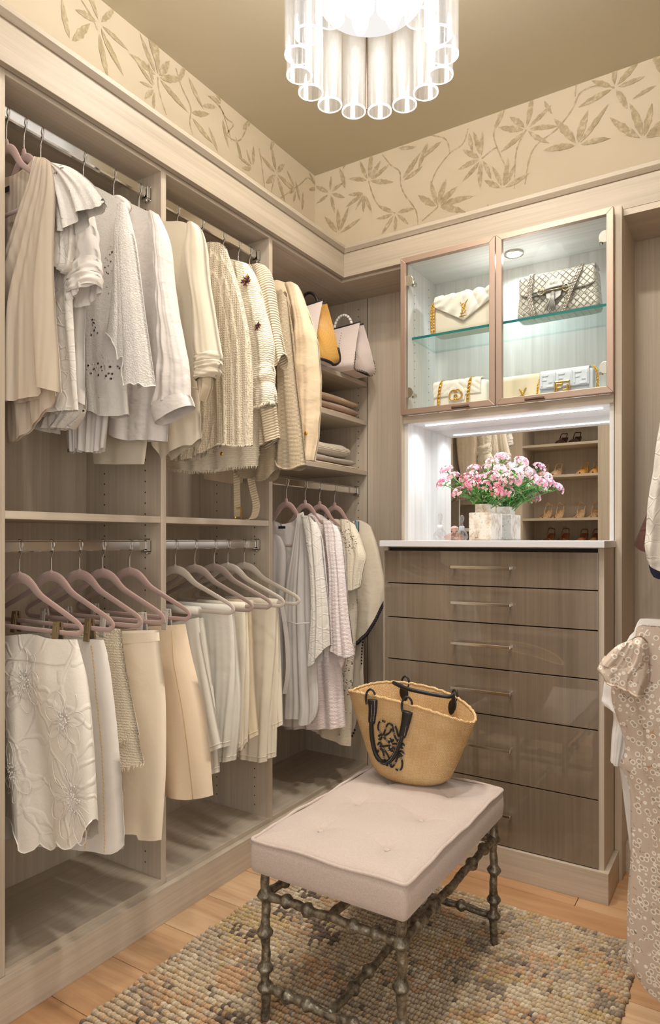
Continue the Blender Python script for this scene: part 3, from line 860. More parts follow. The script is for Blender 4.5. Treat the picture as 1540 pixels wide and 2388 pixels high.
white = srgb(226, 220, 212); warm = srgb(232, 222, 206); cream = srgb(238, 222, 192); pale = srgb(234, 230, 226); tan = srgb(230, 208, 176)
c_sheer = cloth('sheer_pleated_cotton', srgb(222, 207, 188), 'pleat', strength=0.22, sheer=0.25)
c_white = cloth('white_cotton', white)
c_voile = cloth('white_voile', srgb(240, 235, 230), 'satin', sheer=0.25)
c_eyelet = cloth('white_eyelet_lace', srgb(230, 225, 218), 'eyelet', strength=0.7)
c_guip = cloth('white_guipure_lace', srgb(232, 227, 221), 'guipure', strength=0.55, scale=2.6)
c_emb = cloth('white_embroidered_cotton', white, 'embroidery', strength=0.28, scale=2.2)
c_linen = cloth('white_linen', srgb(228, 221, 215), 'linen', strength=0.8)
c_crepe = cloth('ivory_crepe', srgb(222, 211, 190), 'satin')
c_lattice = cloth('cream_lattice_knit', srgb(242, 230, 208), 'lattice', strength=0.8, scale=1.6, col2=srgb(232, 214, 184))
c_boucle = cloth('cream_boucle', srgb(242, 232, 210), 'muslin', strength=0.6, scale=1.2)
c_rib = cloth('cream_rib_knit', srgb(238, 224, 198), 'rib', strength=0.7, col2=srgb(224, 206, 176))
c_knit = cloth('beige_waffle_knit', srgb(234, 216, 186), 'knit', strength=0.8, col2=srgb(218, 196, 162))
c_tanlin = cloth('tan_linen', tan, 'linen', strength=0.5)
c_tweed = cloth('cream_tweed', srgb(244, 234, 214), 'tweed', strength=0.7, col2=srgb(236, 220, 192))
c_wool = cloth('cream_wool_crepe', srgb(240, 226, 203), 'plain')
c_satin = cloth('champagne_satin', srgb(224, 204, 177), 'satin', rough=0.5)
c_pink = cloth('pale_pink_muslin', srgb(246, 233, 230), 'muslin', strength=0.4, scale=1.5)
c_applique = cloth('white_applique_organza', srgb(226, 219, 208), 'embroidery', strength=0.35, scale=0.9)
c_denim = cloth('cream_denim', srgb(238, 228, 208), 'plain')
c_denimw = cloth('white_denim', srgb(234, 229, 218), 'plain')
c_denimt = cloth('ecru_cotton', srgb(226, 208, 178), 'plain')
c_lace = cloth('cream_lace', srgb(236, 226, 204), 'eyelet', strength=0.8, scale=1.5)
c_kaftan = cloth('natural_gauze', srgb(226, 214, 194), 'linen', strength=0.35)
thread = plain('cream_thread', srgb(240, 228, 202), 0.9)
thread_w = plain('white_thread', srgb(240, 236, 230), 0.9)
gold_thread = plain('yellow_stitch', srgb(222, 190, 130), 0.8)

# ---------------------------------------------------------------- upper tier, nearest bay
ZU = 2.111
UP = 'hangers on the upper rods'
ny = {}
UPL = [(15, V_ROSE, 'pale rose velvet hanger nearest the camera holding the sheer pleated blouse'), (56, V_ROSE, 'pale rose velvet hanger holding the ruffle-shouldered white top'),
       (95, V_ROSE, 'rose velvet hanger holding the white top with rolled cuffs'), (194, V_ROSE, 'velvet hanger inside the white eyelet lace blouse'),
       (265, V_ROSE, 'velvet hanger inside the collared white linen shirt'), (333, V_ROSE, 'velvet hanger inside the ivory blazer with scrunched cuff'),
       (413, V_ROSE, 'velvet hanger inside the cream lattice knit jacket'), (470, V_ROSE, 'velvet hanger inside the cream jacket with two flower brooches'),
       (520, V_ROSE, 'velvet hanger inside the ribbed short-sleeved cardigan'), (556, V_ROSE, 'velvet hanger inside the beige waffle-knit coat'),
       (590, V_ROSE, 'velvet hanger inside the tan linen blazer')]
for hp, mt, lb in UPL:
    _, ny[hp], _ = hanger(hp, ZU, lb, mt, UP, inner=True, Y=(1.344 if hp == 333 else (1.846 if hp == 590 else None)))

# sheer pleated blouse, open V neck
Y = ny[15]
g = garment('blouse', 'sheer pleated off-white blouse with open V neck, first garment on the upper rod', 'blouse', Y)
piece(g, 'back_panel', c_sheer, Y + 0.012, T=[(-40, 425), (12, 415), (45, 402)], R=[(82, 366), (118, 378), (126, 460), (122, 600), (126, 780), (134, 925)], L=[(-170, 520), (-150, 800), (-110, 1060)], B=[(-40, 1055), (12, 1037), (55, 1017), (100, 968)], th=0.004, folds=(9, 0.006), seed=3)
_, Fr = piece(g, 'front_panel', c_sheer, Y - 0.006, R=[(118, 377), (128, 450), (122, 600), (130, 770), (139, 915)], L=[(81, 365), (60, 440), (14, 582), (-40, 720), (-70, 940)], B=[(-20, 938), (40, 938), (87, 926), (93, 905), (112, 908)], th=0.012, folds=(5, 0.014), seed=4, hemsoft=False)
cord_along(g, hem_line([[p] for p in Fr[0]], 0, dy=-0.002), 0.0014, c_white, 'neckline')
m = MB(); a = at(19, 441, Y=Y + 0.006); m.box(a.x - 0.012, a.x + 0.006, a.y - 0.002, a.y, a.z - 0.006, a.z + 0.006); m.build('label_patch', black_edge, g)

# ruffle shouldered embroidered top
Y = ny[56]
g = garment('top', 'white short-sleeved top with embroidered ruffle shoulder beside the sheer blouse', 'top', Y)
piece(g, 'body', c_emb, Y + 0.005, R=[(124, 384), (160, 430), (168, 560), (172, 720), (182, 880), (186, 957)], T=[(20, 440), (70, 395)], B=[(100, 968), (130, 963), (160, 958)], th=0.015, folds=(6, 0.006), seed=5)
piece(g, 'sleeve', c_eyelet, Y - 0.022, R=[(128, 381), (165, 390), (206, 420), (236, 455), (243, 470)], L=[(122, 390), (124, 440), (126, 500), (128, 546)], B=[(146, 544), (170, 541), (190, 515), (208, 497), (238, 487)], th=0.016, folds=(4, 0.009), seed=6, topth=0.6, hemsoft=False)
piece(g, 'flounce', c_emb, Y - 0.012, R=[(168, 500), (172, 560), (168, 620), (150, 640)], L=[(128, 545), (122, 570), (126, 600), (135, 612)], B=[(142, 628)], th=0.014, folds=(3, 0.010), seed=8, topth=0.8)

# top with rolled cuffs
Y = ny[95]
g = garment('top', 'white cotton top with a rolled half sleeve and eyelet hem, third on the rod', 'top', Y)
piece(g, 'body', c_voile, Y + 0.010, R=[(168, 430), (195, 520), (200, 690), (195, 800), (199, 945)], T=[(110, 415)], B=[(120, 1010), (135, 995), (165, 940), (190, 938)], th=0.015, folds=(6, 0.010), seed=9)
piece(g, 'hem_panel', c_eyelet, Y + 0.014, R=[(196, 900), (194, 960), (166, 1000)], L=[(60, 960), (88, 1002)], B=[(110, 1003), (135, 1000)], th=0.020, folds=(5, 0.012), seed=10, topth=1)
_, Fr = piece(g, 'sleeve', c_voile, Y - 0.024, R=[(214, 500), (222, 560), (226, 620), (226, 662)], L=[(184, 520), (176, 590), (169, 650), (168, 715)], B=[(176, 712), (195, 695), (215, 676)], th=0.024, folds=(3, 0.006), seed=11, topth=0.7, wr=(4, 0.006))
piece(g, 'cuff', c_white, Y - 0.024, R=[(224, 598), (228, 620), (227, 634)], L=[(172, 640), (170, 655), (168, 668)], B=[(195, 652)], th=0.030, folds=(2, 0.003), seed=12, topth=1, wr=(2, 0.004))
piece(g, 'cuff', c_white, Y - 0.024, R=[(226, 632), (229, 650), (226, 664)], L=[(170, 664), (168, 680), (168, 692)], B=[(195, 684)], th=0.031, folds=(2, 0.003), seed=13, topth=1, wr=(2, 0.004))

# eyelet lace blouse
Y = ny[194]
g = garment('lace_blouse', 'white eyelet lace blouse with a pointed scalloped sleeve', 'blouse', Y)
piece(g, 'body', c_eyelet, Y, T=[(60, 470), (140, 415), (216, 433), (258, 453)], R=[(290, 470), (300, 560), (296, 700), (292, 845), (300, 966)], B=[(150, 965), (203, 958), (212, 966), (230, 962), (245, 972), (267, 973), (285, 970)], th=0.022, folds=(5, 0.007), seed=14)
piece(g, 'underlayer', c_voile, Y + 0.006, R=[(270, 760), (262, 900), (246, 1045)], L=[(150, 780), (165, 1058)], B=[(172, 1052), (182, 1056), (184, 1046), (196, 1048), (205, 1056), (225, 1056)], th=0.014, folds=(5, 0.008), seed=15, topth=1, hemsoft=False)
_, Fr = piece(g, 'sleeve', c_guip, Y - 0.026, R=[(292, 472), (314, 571), (334, 720), (351, 836), (360, 899)], L=[(276, 478), (270, 600), (262, 690), (248, 776)],
    B=[(262, 783), (278, 795), (286, 815), (291, 845), (298, 836), (305, 838), (299, 880), (306, 905), (322, 897), (330, 902), (338, 896), (347, 905)], th=0.022, folds=(3, 0.004), seed=16, hemsoft=False, nu=60)
cord_along(g, hem_line(Fr), 0.0014, thread_w, 'scallop_edge')

# linen shirt
Y = ny[265]
g = garment('linen_shirt', 'white crumpled linen shirt with a pointed collar and turned-back cuff', 'shirt', Y)
piece(g, 'body', c_linen, Y, T=[(200, 490), (262, 462)], R=[(352, 496), (372, 560), (380, 720), (391, 900), (388, 1030)], B=[(240, 1010), (287, 1024), (310, 1029), (350, 1028)], th=0.022, folds=(5, 0.008), seed=17, wr=(5, 0.003))
piece(g, 'collar', c_linen, Y - 0.012, R=[(284, 457), (300, 468), (306, 484), (301, 496)], L=[(262, 462), (262, 480), (278, 486)], B=[(292, 492)], th=0.014, folds=(1, 0.001), seed=18, topth=0.8)
_, Fr = piece(g, 'sleeve', c_linen, Y - 0.024, T=[(356, 493)], R=[(368, 500), (388, 555), (396, 640), (409, 725), (425, 800), (436, 853), (441, 922)], L=[(346, 500), (368, 600), (376, 769), (372, 880), (358, 953)], B=[(400, 936)], th=0.026, folds=(3, 0.005), seed=19, wr=(7, 0.005))
piece(g, 'cuff', c_linen, Y - 0.024, R=[(439, 917), (445, 930), (450, 946)], L=[(355, 949), (360, 972), (368, 991)], B=[(410, 968)], th=0.028, folds=(1, 0.002), seed=20, topth=1)
piece(g, 'tunic_tail', c_crepe, Y + 0.020, R=[(345, 960), (344, 1030), (338, 1083)], L=[(214, 1000), (216, 1050), (220, 1082)], B=[(264, 1083), (300, 1083)], th=0.010, folds=(2, 0.003), seed=21, topth=1)

# ivory blazer
Y = 1.344
g = garment('blazer', 'ivory blazer with a scrunched three-quarter sleeve in front of the closet upright', 'blazer', Y)
piece(g, 'body', c_crepe, Y, T=[(330, 500), (384, 517), (420, 517)], R=[(440, 522), (448, 600), (455, 760), (464, 920), (469, 1022)], L=[(260, 560), (300, 800), (340, 1010)], B=[(366, 1029), (385, 1073), (400, 1064), (428, 1044), (440, 1040), (455, 1040)], th=0.020, folds=(3, 0.007), seed=22, hemsoft=False)
_, Fr = piece(g, 'sleeve', c_crepe, Y - 0.026, T=[(450, 519)], R=[(458, 523), (470, 540), (477, 580), (484, 660), (497, 740), (511, 822)], L=[(438, 522), (439, 610), (446, 660), (454, 705), (456, 800), (461, 832)], B=[(488, 830)], th=0.028, folds=(2, 0.003), seed=23, wr=(2, 0.003))
for k, (a, b2) in enumerate([((512, 820), (510, 842)), ((511, 838), (506, 860)), ((507, 856), (497, 880))]):
    piece(g, 'cuff', c_crepe, Y - 0.026, R=[a, (a[0] + 2, (a[1] + b2[1]) / 2), b2], L=[(461 + k, a[1] + 8), (459, a[1] + 20), (461, b2[1] + 10)], th=0.030, folds=(2, 0.003), seed=24 + k, topth=0.9, tuck=0.2, wr=(2, 0.003))
piece(g, 'lining_cuff', cloth('ivory_lining', srgb(196, 180, 154), 'satin'), Y - 0.026, R=[(494, 876), (492, 900), (487, 915), (479, 938)], L=[(463, 890), (466, 912), (476, 936)], th=0.016, folds=(2, 0.006), seed=28, topth=1)
cord_along(g, [at(427, 905, Y=Y - 0.024), at(446, 903, Y=Y - 0.024), at(462, 908, Y=Y - 0.02)], 0.0015, c_crepe, 'pocket_flap')

# cream lattice knit jacket
Y = ny[413]
g = garment('lattice_knit_jacket', 'cream lattice-knit jacket with long straight open front edge', 'jacket', Y)
piece(g, 'back_panel', c_lattice, Y + 0.014, T=[(440, 572)], R=[(530, 580), (560, 760), (540, 950), (516, 1036)], L=[(400, 620), (400, 900), (405, 1075)], B=[(430, 1075), (470, 1062)], th=0.018, folds=(4, 0.008), seed=30)
_, Fr = piece(g, 'front_panel', c_lattice, Y - 0.018, T=[(500, 566), (518, 569)], R=[(529, 583), (548, 640), (570, 720), (584, 800), (589, 900), (589, 1037)], L=[(476, 568), (482, 700), (500, 830), (509, 1034)], B=[(530, 1036), (560, 1040)], th=0.020, folds=(3, 0.006), seed=31)
fringe(g, hem_line(Fr), 0.006, thread, 70, 3)
fringe(g, [Vector(Fr[0][k]) for k in range(14, 31)], 0.005, thread, 60, 4, spread=1.0)

# cream jacket with brooches
Y = ny[470]
g = garment('boucle_jacket', 'cream crinkled jacket with two purple flower brooches and frayed cuffs', 'jacket', Y)
_, Fb = piece(g, 'body', c_boucle, Y + 0.006, T=[(470, 640), (530, 608), (560, 610)], R=[(578, 616), (596, 740), (606, 900), (602, 1086)], L=[(390, 700), (370, 900), (385, 1090)], B=[(430, 1097), (465, 1100), (520, 1096), (560, 1090)], th=0.024, folds=(4, 0.008), seed=32)
fringe(g, hem_line(Fb), 0.010, thread, 110, 5)
button(g, at(517, 1058, Y=Y - 0.022), 0.006, gold)
_, Fr = piece(g, 'sleeve', c_boucle, Y - 0.024, T=[(560, 611)], R=[(577, 615), (592, 636), (604, 670), (621, 735), (633, 780), (637, 802), (634, 850)], L=[(546, 612), (560, 680), (574, 770), (586, 850), (590, 886)], B=[(612, 878)], th=0.028, folds=(2, 0.004), seed=33, wr=(4, 0.003))
piece(g, 'cuff', c_boucle, Y - 0.024, R=[(632, 840), (637, 868), (634, 898)], L=[(588, 868), (586, 900), (590, 916)], B=[(612, 914)], th=0.028, folds=(2, 0.004), seed=34, topth=0.8, bulge=0.3, wr=(2, 0.005))
_, Fr = piece(g, 'cuff', c_boucle, Y - 0.024, R=[(633, 886), (641, 912), (642, 938)], L=[(590, 904), (588, 930), (589, 950)], B=[(615, 950)], th=0.030, folds=(2, 0.004), seed=35, topth=0.8, bulge=0.1)
fringe(g, hem_line(Fr), 0.009, thread, 60, 6)
def brooch(px, py, Yp, R, n, seed):
    rr = random.Random(seed); c = at(px, py, Y=Yp)
    b = thing('flower_brooch', 'purple jewelled flower brooch pinned ' + ('high near the shoulder of' if R > 0.016 else 'lower down on') + ' the crinkled cream jacket', 'brooch', c, 'flower brooches on the cream jacket')
    pm = plain('amethyst_enamel_' + ('large' if R > 0.016 else 'small'), srgb(96, 60, 84), 0.2, 0.3)
    for k in range(n):
        a = 2 * PI * k / n + rr.uniform(-0.1, 0.1); L = R * rr.uniform(0.75, 1.1)
        m = MB(); d = Vector((math.cos(a), -0.25, math.sin(a))).normalized()
        m.tube([c + d * 0.001, c + d * L * 0.4, c + d * L * 0.8, c + d * L], [R * 0.05, R * 0.17, R * 0.13, R * 0.02], 5, up=(0, 1, 0), flat=0.5)
        m.build('petal', pm if k % 3 else gold, b)
    m = MB()
    for k in range(9): m.ball((c.x + rr.uniform(-1, 1) * R * 0.25, c.y - 0.004, c.z + rr.uniform(-1, 1) * R * 0.25), R * 0.11, 6, 4)
    m.build('centre', plain('purple_stones', srgb(60, 34, 60), 0.12), b)
brooch(576, 655, Y - 0.054, 0.020, 15, 1)
brooch(602, 761, Y - 0.054, 0.015, 11, 2)

# ribbed cardigan
Y = ny[520]
g = garment('ribbed_cardigan', 'cream ribbed cardigan with wide short sleeve behind the brooch jacket', 'cardigan', Y)
piece(g, 'body', c_rib, Y + 0.008, T=[(560, 625)], R=[(600, 622), (630, 720), (640, 880), (651, 1020)], L=[(480, 720), (520, 900), (560, 1090)], B=[(600, 1060), (620, 1040)], th=0.022, folds=(4, 0.006), seed=36)
piece(g, 'sleeve', c_rib, Y - 0.020, T=[(606, 616)], R=[(618, 619), (632, 638), (640, 690), (648, 750), (664, 826)], L=[(588, 618), (606, 680), (624, 760), (634, 820)], B=[(640, 846), (650, 858), (660, 850)], th=0.026, folds=(2, 0.004), seed=37)

# beige waffle knit coat with belt
Y = ny[556]
g = garment('knit_coat', 'beige waffle-knit coat with piped cuffs and a loose hanging belt', 'coat', Y)
piece(g, 'body', c_knit, Y + 0.010, T=[(600, 680)], R=[(655, 680), (668, 800), (680, 950), (660, 1085)], L=[(520, 760), (530, 900), (545, 1095)], B=[(575, 1117), (598, 1118), (612, 1098)], th=0.022, folds=(3, 0.008), seed=38, hemsoft=False)
_, Fr = piece(g, 'sleeve', c_knit, Y - 0.022, R=[(652, 700), (652, 850), (652, 1000), (648, 1092)], L=[(620, 760), (616, 900), (612, 1000), (598, 1110)], B=[(612, 1122), (635, 1116)], th=0.026, folds=(2, 0.003), seed=39)
cord_along(g, hem_line(Fr), 0.0028, c_knit, 'cuff_piping')
_, Fr = piece(g, 'sleeve', c_knit, Y - 0.026, T=[(660, 676)], R=[(668, 692), (672, 720), (680, 800), (690, 900), (702, 1000), (711, 1083)], L=[(650, 690), (653, 850), (652, 1000), (648, 1074)], B=[(665, 1092), (692, 1096)], th=0.032, folds=(2, 0.003), seed=40)
cord_along(g, hem_line(Fr), 0.0034, c_knit, 'cuff_piping')
rib = cloth('ribbed_belt', srgb(226, 208, 176), 'rib', strength=0.6)
m = MB()
def strap(mb, pts, w, e=(0.8, 0.55, 0), t=0.0022):
    P = spline(pts, 6); e = Vector(e).normalized(); n_ = e.cross(Vector((0, 0, 1))).normalized() * t
    A = [p - e * w / 2 - n_ for p in P]; B = [p + e * w / 2 - n_ for p in P]; Cc = [p + e * w / 2 + n_ for p in P]; D = [p - e * w / 2 + n_ for p in P]
    mb.grid([A, B, Cc, D], cu=True)
strap(m, [at(552, 1090, Y=Y), at(553, 1150, Y=Y), at(554, 1205, Y=Y)], 0.022)
b = m.build('belt', rib, g)
m = MB(); strap(m, [at(580, 1090, Y=Y), at(590, 1140, Y=Y), at(598, 1180, Y=Y - 0.004), at(590, 1208, Y=Y - 0.01), at(568, 1212, Y=Y - 0.02)], 0.024, (0.9, 0.4, 0.1)); m.build('belt', rib, g)
c = at(556, 1198, Y=Y - 0.006); m = MB(); m.tube([c + Vector((a, -0.3 * a, z)) for a, z in ((-0.017, -0.016), (0.017, -0.016), (0.017, 0.020), (-0.017, 0.020))], 0.0028, 6, closed=True)
m.build('buckle', gold, b)

# tan linen blazer
Y = 1.846
g = garment('linen_blazer', 'tan linen blazer with buttoned cuff, last on the upper rod beside the totes', 'blazer', Y)
piece(g, 'body', c_tanlin, Y + 0.006, T=[(600, 690), (640, 656)], R=[(668, 660), (690, 760), (690, 900), (694, 1040)], L=[(540, 760), (560, 900), (600, 1080)], th=0.022, folds=(3, 0.006), seed=41)
_, Fr = piece(g, 'sleeve', c_tanlin, Y - 0.024, T=[(682, 659)], R=[(694, 665), (704, 684), (714, 716), (727, 755), (740, 800), (746, 860), (748, 900), (746, 950), (742, 1008), (732, 1074)], L=[(664, 662), (683, 720), (688, 770), (684, 850), (688, 960), (705, 1070)], B=[(718, 1074)], th=0.028, folds=(2, 0.004), seed=42, wr=(7, 0.004))
button(g, at(714, 1010, Y=Y - 0.054), 0.006, gold)
m = MB()
for k in range(4):
    a = at(708, 1024 + 8 * k, Y=Y - 0.0535); m.box(a.x - 0.008, a.x + 0.004, a.y - 0.001, a.y + 0.001, a.z - 0.0008, a.z + 0.0008)
tag(m.build('buttonhole', plain('brown_stitch', srgb(120, 90, 60)), g), kind='stuff')
piece(g, 'lining', c_satin, Y + 0.03, R=[(560, 1060), (566, 1100), (567, 1126)], L=[(470, 1060), (476, 1117)], B=[(505, 1122), (540, 1128)], th=0.006, folds=(2, 0.006), seed=43, topth=1)

# ---------------------------------------------------------------- lower tier, nearest bay: skirts on clip hangers
ZL = 1.082
LG = 'clip hangers on the lower rods'
lo = {}
for hp, mt, cl, cm, lb in [(46, V_ROSE, (-0.15, 0.148), CLIP_BRONZE, 'dusty rose clip hanger holding the white applique skirt'), (120, V_ROSE, (-0.15, 0.148), CLIP_BRONZE, 'dusty rose clip hanger with bronze clips holding the yellow-stitched skirt'),
                       (186, V_ROSE, (-0.15, 0.10), CLIP_GREY, 'dusty rose clip hanger holding the fringed tweed skirt'), (240, V_ROSE, (-0.15, 0.155), CLIP_GREY, 'dusty rose clip hanger holding the cream pencil skirt'),
                       (303, V_ROSE, (-0.15, 0.148), CLIP_GREY, 'dusty rose clip hanger holding the champagne satin skirt')]:
    _, lo[hp], _ = hanger(hp, ZL, lb, mt, LG, cl, cm)
for hp, mt, lb in [(409, V_GREY, 'stone grey velvet hanger, first of those holding folded trousers'), (455, V_TAUPE, 'taupe velvet hanger, second of those holding folded trousers'), (500, V_TAUPE, 'taupe velvet hanger, middle of the five holding folded trousers'),
                   (532, V_GREY, 'stone grey velvet hanger, fourth of those holding folded trousers'), (570, V_GREY, 'stone grey velvet hanger, last of those holding folded trousers')]:
    _, lo[hp], _ = hanger(hp, ZL, lb, mt, LG)

Y = lo[46]
g = garment('applique_skirt', 'white flared skirt with raised flower applique and scalloped hem', 'skirt', Y, z=0.5)
_, Fr = piece(g, 'body', c_applique, Y, T=[(60, 1478), (130, 1488)], R=[(180, 1491), (203, 1568), (223, 1669), (233, 1771), (241, 1902)], L=[(-110, 1500), (-160, 1650), (-190, 1910)],
    B=[(-60, 1900), (14, 1902), (40, 1912), (68, 1936), (80, 1952), (81, 1970), (92, 1975), (106, 1970), (112, 1957), (118, 1970), (130, 1978), (146, 1970), (157, 1952), (170, 1962), (183, 1967), (200, 1963), (212, 1950), (222, 1952), (226, 1930)], th=0.034, folds=(2.6, 0.034), seed=45, hemsoft=False, nu=80)
cord_along(g, hem_line(Fr), 0.0014, thread_w, 'scallop_edge')
m = MB()
rr = random.Random(5)
def petal_cords(cx, cy, n, L):
    c = at(cx, cy, Y=Y - 0.036)
    for k in range(n):
        a = 2 * PI * k / n + 0.2
        d = Vector((math.cos(a), 0, math.sin(a)))
        s = Vector((-d.z, 0, d.x))
        def put(p):
            uu = None
            best = min((abs(q[0] - p.x) + abs(q[2] - p.z), q[1]) for row in Fr[::3] for q in row[::2])
            return Vector((p.x, best[1] - 0.002, p.z)) if best[0] < 0.03 else None
        pts = [c + d * L * 0.25, c + d * L * 0.6 + s * L * 0.26, c + d * L * 1.0 + s * L * 0.14, c + d * L * 1.05 - s * L * 0.12, c + d * L * 0.6 - s * L * 0.26, c + d * L * 0.25]
        pts = [put(p) for p in pts]
        if all(p is not None for p in pts): m.tube(spline(pts, 4), 0.0009, 5)
    for k in range(18):
        a = 2 * PI * k / 18; d = Vector((math.cos(a), 0, math.sin(a))); pts = [put(c + d * L * f) for f in (0.16, 0.35, 0.55, 0.7)]
        if all(p is not None for p in pts): m.tube(pts, [0.0011, 0.0009, 0.0007, 0.0004], 4)
    for k in range(26):
        p = put(c + Vector((rr.gauss(0, L * 0.13), 0, rr.gauss(0, L * 0.13))))
        if p is not None: m.ball(p, 0.0024, 6, 4)
petal_cords(170, 1862, 9, 0.092); petal_cords(45, 1590, 8, 0.07); petal_cords(150, 1680, 7, 0.06); petal_cords(30, 1800, 8, 0.065)
tag(m.build('flower_applique', c_white, g, smooth=True), kind='stuff')
m = MB(); strap(m, [Vector(Fr[k][4]) + Vector((0, -0.002, 0)) for k in range(0, 80, 5)], 0.003, (0, 0, 1), 0.001); m.build('waist_seam', thread_w, g)

Y = lo[120]
g = garment('stitched_skirt', 'white straight skirt with yellow stitched seams', 'skirt', Y, z=0.5)
_, Fr = piece(g, 'body', c_white, Y, T=[(150, 1492), (210, 1490)], R=[(243, 1492), (257, 1551), (270, 1653), (279, 1754), (285, 1900), (285, 1974)], L=[(-60, 1500), (-60, 1700), (-70, 1965)], B=[(60, 1950), (150, 1966), (230, 1980), (265, 1988), (277, 1985)], th=0.026, folds=(3, 0.016), seed=46, wr=(9, 0.0015))
for col in (33, 37):
    m = MB()
    for j in range(1, 30):
        p = Vector(Fr[col][j]); m.ball((p.x, p.y - 0.001, p.z), 0.0026, 5, 3, (1, 0.4, 1.3))
        if j < 30:
            p = (Vector(Fr[col][j]) + Vector(Fr[col][j + 1])) / 2; m.ball((p.x, p.y - 0.001, p.z), 0.0022, 5, 3, (1, 0.4, 1.3))
    tag(m.build('stitching', gold_thread, g), kind='stuff')

Y = lo[186]
g = garment('tweed_skirt', 'short cream tweed skirt with two frayed fringe tiers', 'skirt', Y, z=0.6)
_, Fr = piece(g, 'body', c_tweed, Y, T=[(200, 1468), (255, 1464)], R=[(284, 1468), (288, 1517), (305, 1619), (321, 1715)], L=[(20, 1480), (10, 1600), (0, 1720)], B=[(120, 1726), (230, 1732), (284, 1730)], th=0.024, folds=(3, 0.007), seed=47)
fringe(g, hem_line(Fr), 0.010, thread, 120, 7)
fringe(g, [Vector(Fr[i][4]) + Vector((0, -0.002, 0)) for i in range(41)] , 0.010, thread, 110, 9)
fringe(g, hem_line(Fr, 0), 0.008, thread, 110, 11, spread=0.6)
_, Fr = piece(g, 'flounce', c_tweed, Y + 0.002, R=[(320, 1700), (327, 1740), (332, 1780)], L=[(0, 1710), (-10, 1780)], B=[(120, 1788), (230, 1794), (284, 1790)], th=0.024, folds=(3, 0.007), seed=47, topth=1)
fringe(g, hem_line(Fr), 0.011, thread, 120, 8)

Y = lo[240]
g = garment('pencil_skirt', 'long cream pencil skirt with smooth waistband', 'skirt', Y, z=0.5)
piece(g, 'body', c_wool, Y, T=[(283, 1483), (330, 1482)], R=[(371, 1480), (380, 1560), (387, 1640), (388, 1788), (383, 1880), (377, 1958)], L=[(120, 1490), (100, 1700), (95, 1930)], B=[(230, 1930), (300, 1938), (326, 1942), (329, 1957), (350, 1959)], th=0.024, folds=(2, 0.009), seed=48, hemsoft=False, topth=0.95)
_, Fr = piece(g, 'waistband', c_wool, Y, R=[(371, 1468), (373, 1494)], L=[(121, 1480), (120, 1505)], T=[(283, 1470)], B=[(283, 1500)], th=0.0245, folds=(2, 0.002), seed=48, topth=0.9)

Y = lo[303]
g = garment('satin_skirt', 'champagne satin skirt with front seams and a slit, last of the skirts', 'skirt', Y, z=0.5)
_, Fr = piece(g, 'body', c_satin, Y, T=[(330, 1462), (400, 1457)], R=[(433, 1455), (449, 1534), (473, 1636), (487, 1730), (498, 1854)], L=[(200, 1480), (190, 1700), (190, 1850)], B=[(300, 1852), (385, 1857), (400, 1852), (450, 1860)], th=0.030, folds=(2.4, 0.016), seed=49, hemsoft=False)
for col in (29, 36):
    cord_along(g, [Vector(Fr[col][j]) + Vector((0, -0.0004, 0)) for j in range(1, 31)], 0.0012, plain('champagne_seam', srgb(186, 158, 120), 0.6), 'seam')

# folded trousers over the hanger bars
def trousers(hp, label, mat, pieces, group='trousers folded over hangers'):
    Y = lo[hp]
    g = garment('folded_trousers', label, 'trousers', Y, z=0.6, group=group)
    zb = ZL + 0.015 - 0.082 - 0.129
    for k, (part, dy, R, L, B, seed) in enumerate(pieces):
        _, Fr = piece(g, part, mat, Y + dy, R=R, L=L, B=B, th=0.013, folds=(3, 0.005), seed=seed, topth=0.9, hemsoft=False)
        cord_along(g, [Vector(Fr[i][-2]) + Vector((0, -0.001, 0)) for i in range(len(Fr))], 0.0009, mat, 'hem_stitch')
    x0 = at(pieces[0][2][0][0], pieces[0][2][0][1], Y=Y).x
    x1 = 2 * XC - x0 + 0.06
    m = MB(); m.tube([(x1, Y, zb), (x0, Y, zb)], 0.0135, 14); m.build('fold', mat, g, smooth=True)
trousers(409, 'white trousers folded over the first hanger of the middle bay', c_denimw, [
    ('leg', -0.004, [(464, 1440), (470, 1500), (490, 1600), (508, 1690), (520, 1742)], [(390, 1455), (395, 1600), (400, 1740)], [(440, 1752), (490, 1754)], 51),
    ('leg', 0.016, [(476, 1440), (492, 1560), (506, 1690), (513, 1800)], [(395, 1450), (405, 1620), (410, 1790)], [(470, 1798), (490, 1806)], 52)])
trousers(455, 'off-white trousers with turned hems on the second hanger', c_denimw, [
    ('leg', -0.004, [(541, 1424), (548, 1500), (548, 1600), (540, 1700), (537, 1738)], [(440, 1425), (450, 1600), (460, 1738)], [(500, 1742), (520, 1742)], 53),
    ('leg', 0.016, [(548, 1424), (556, 1530), (562, 1640), (550, 1772)], [(450, 1424), (470, 1620), (478, 1770)], [(515, 1776), (535, 1774)], 54)])
trousers(500, 'cream trousers on the middle hanger of the folded row', c_denim, [
    ('leg', -0.004, [(572, 1418), (574, 1500), (570, 1600), (566, 1680), (562, 1742)], [(470, 1420), (490, 1600), (500, 1740)], [(540, 1744), (555, 1746)], 55),
    ('leg', 0.014, [(577, 1418), (582, 1540), (580, 1660), (577, 1730)], [(480, 1420), (500, 1600), (510, 1730)], [(550, 1748), (568, 1748)], 56)])
trousers(532, 'ecru trousers on the fourth hanger of the folded row', c_denimt, [
    ('leg', -0.004, [(588, 1420), (590, 1500), (594, 1620), (602, 1714)], [(500, 1425), (520, 1600), (540, 1720)], [(570, 1722), (590, 1720)], 57)])
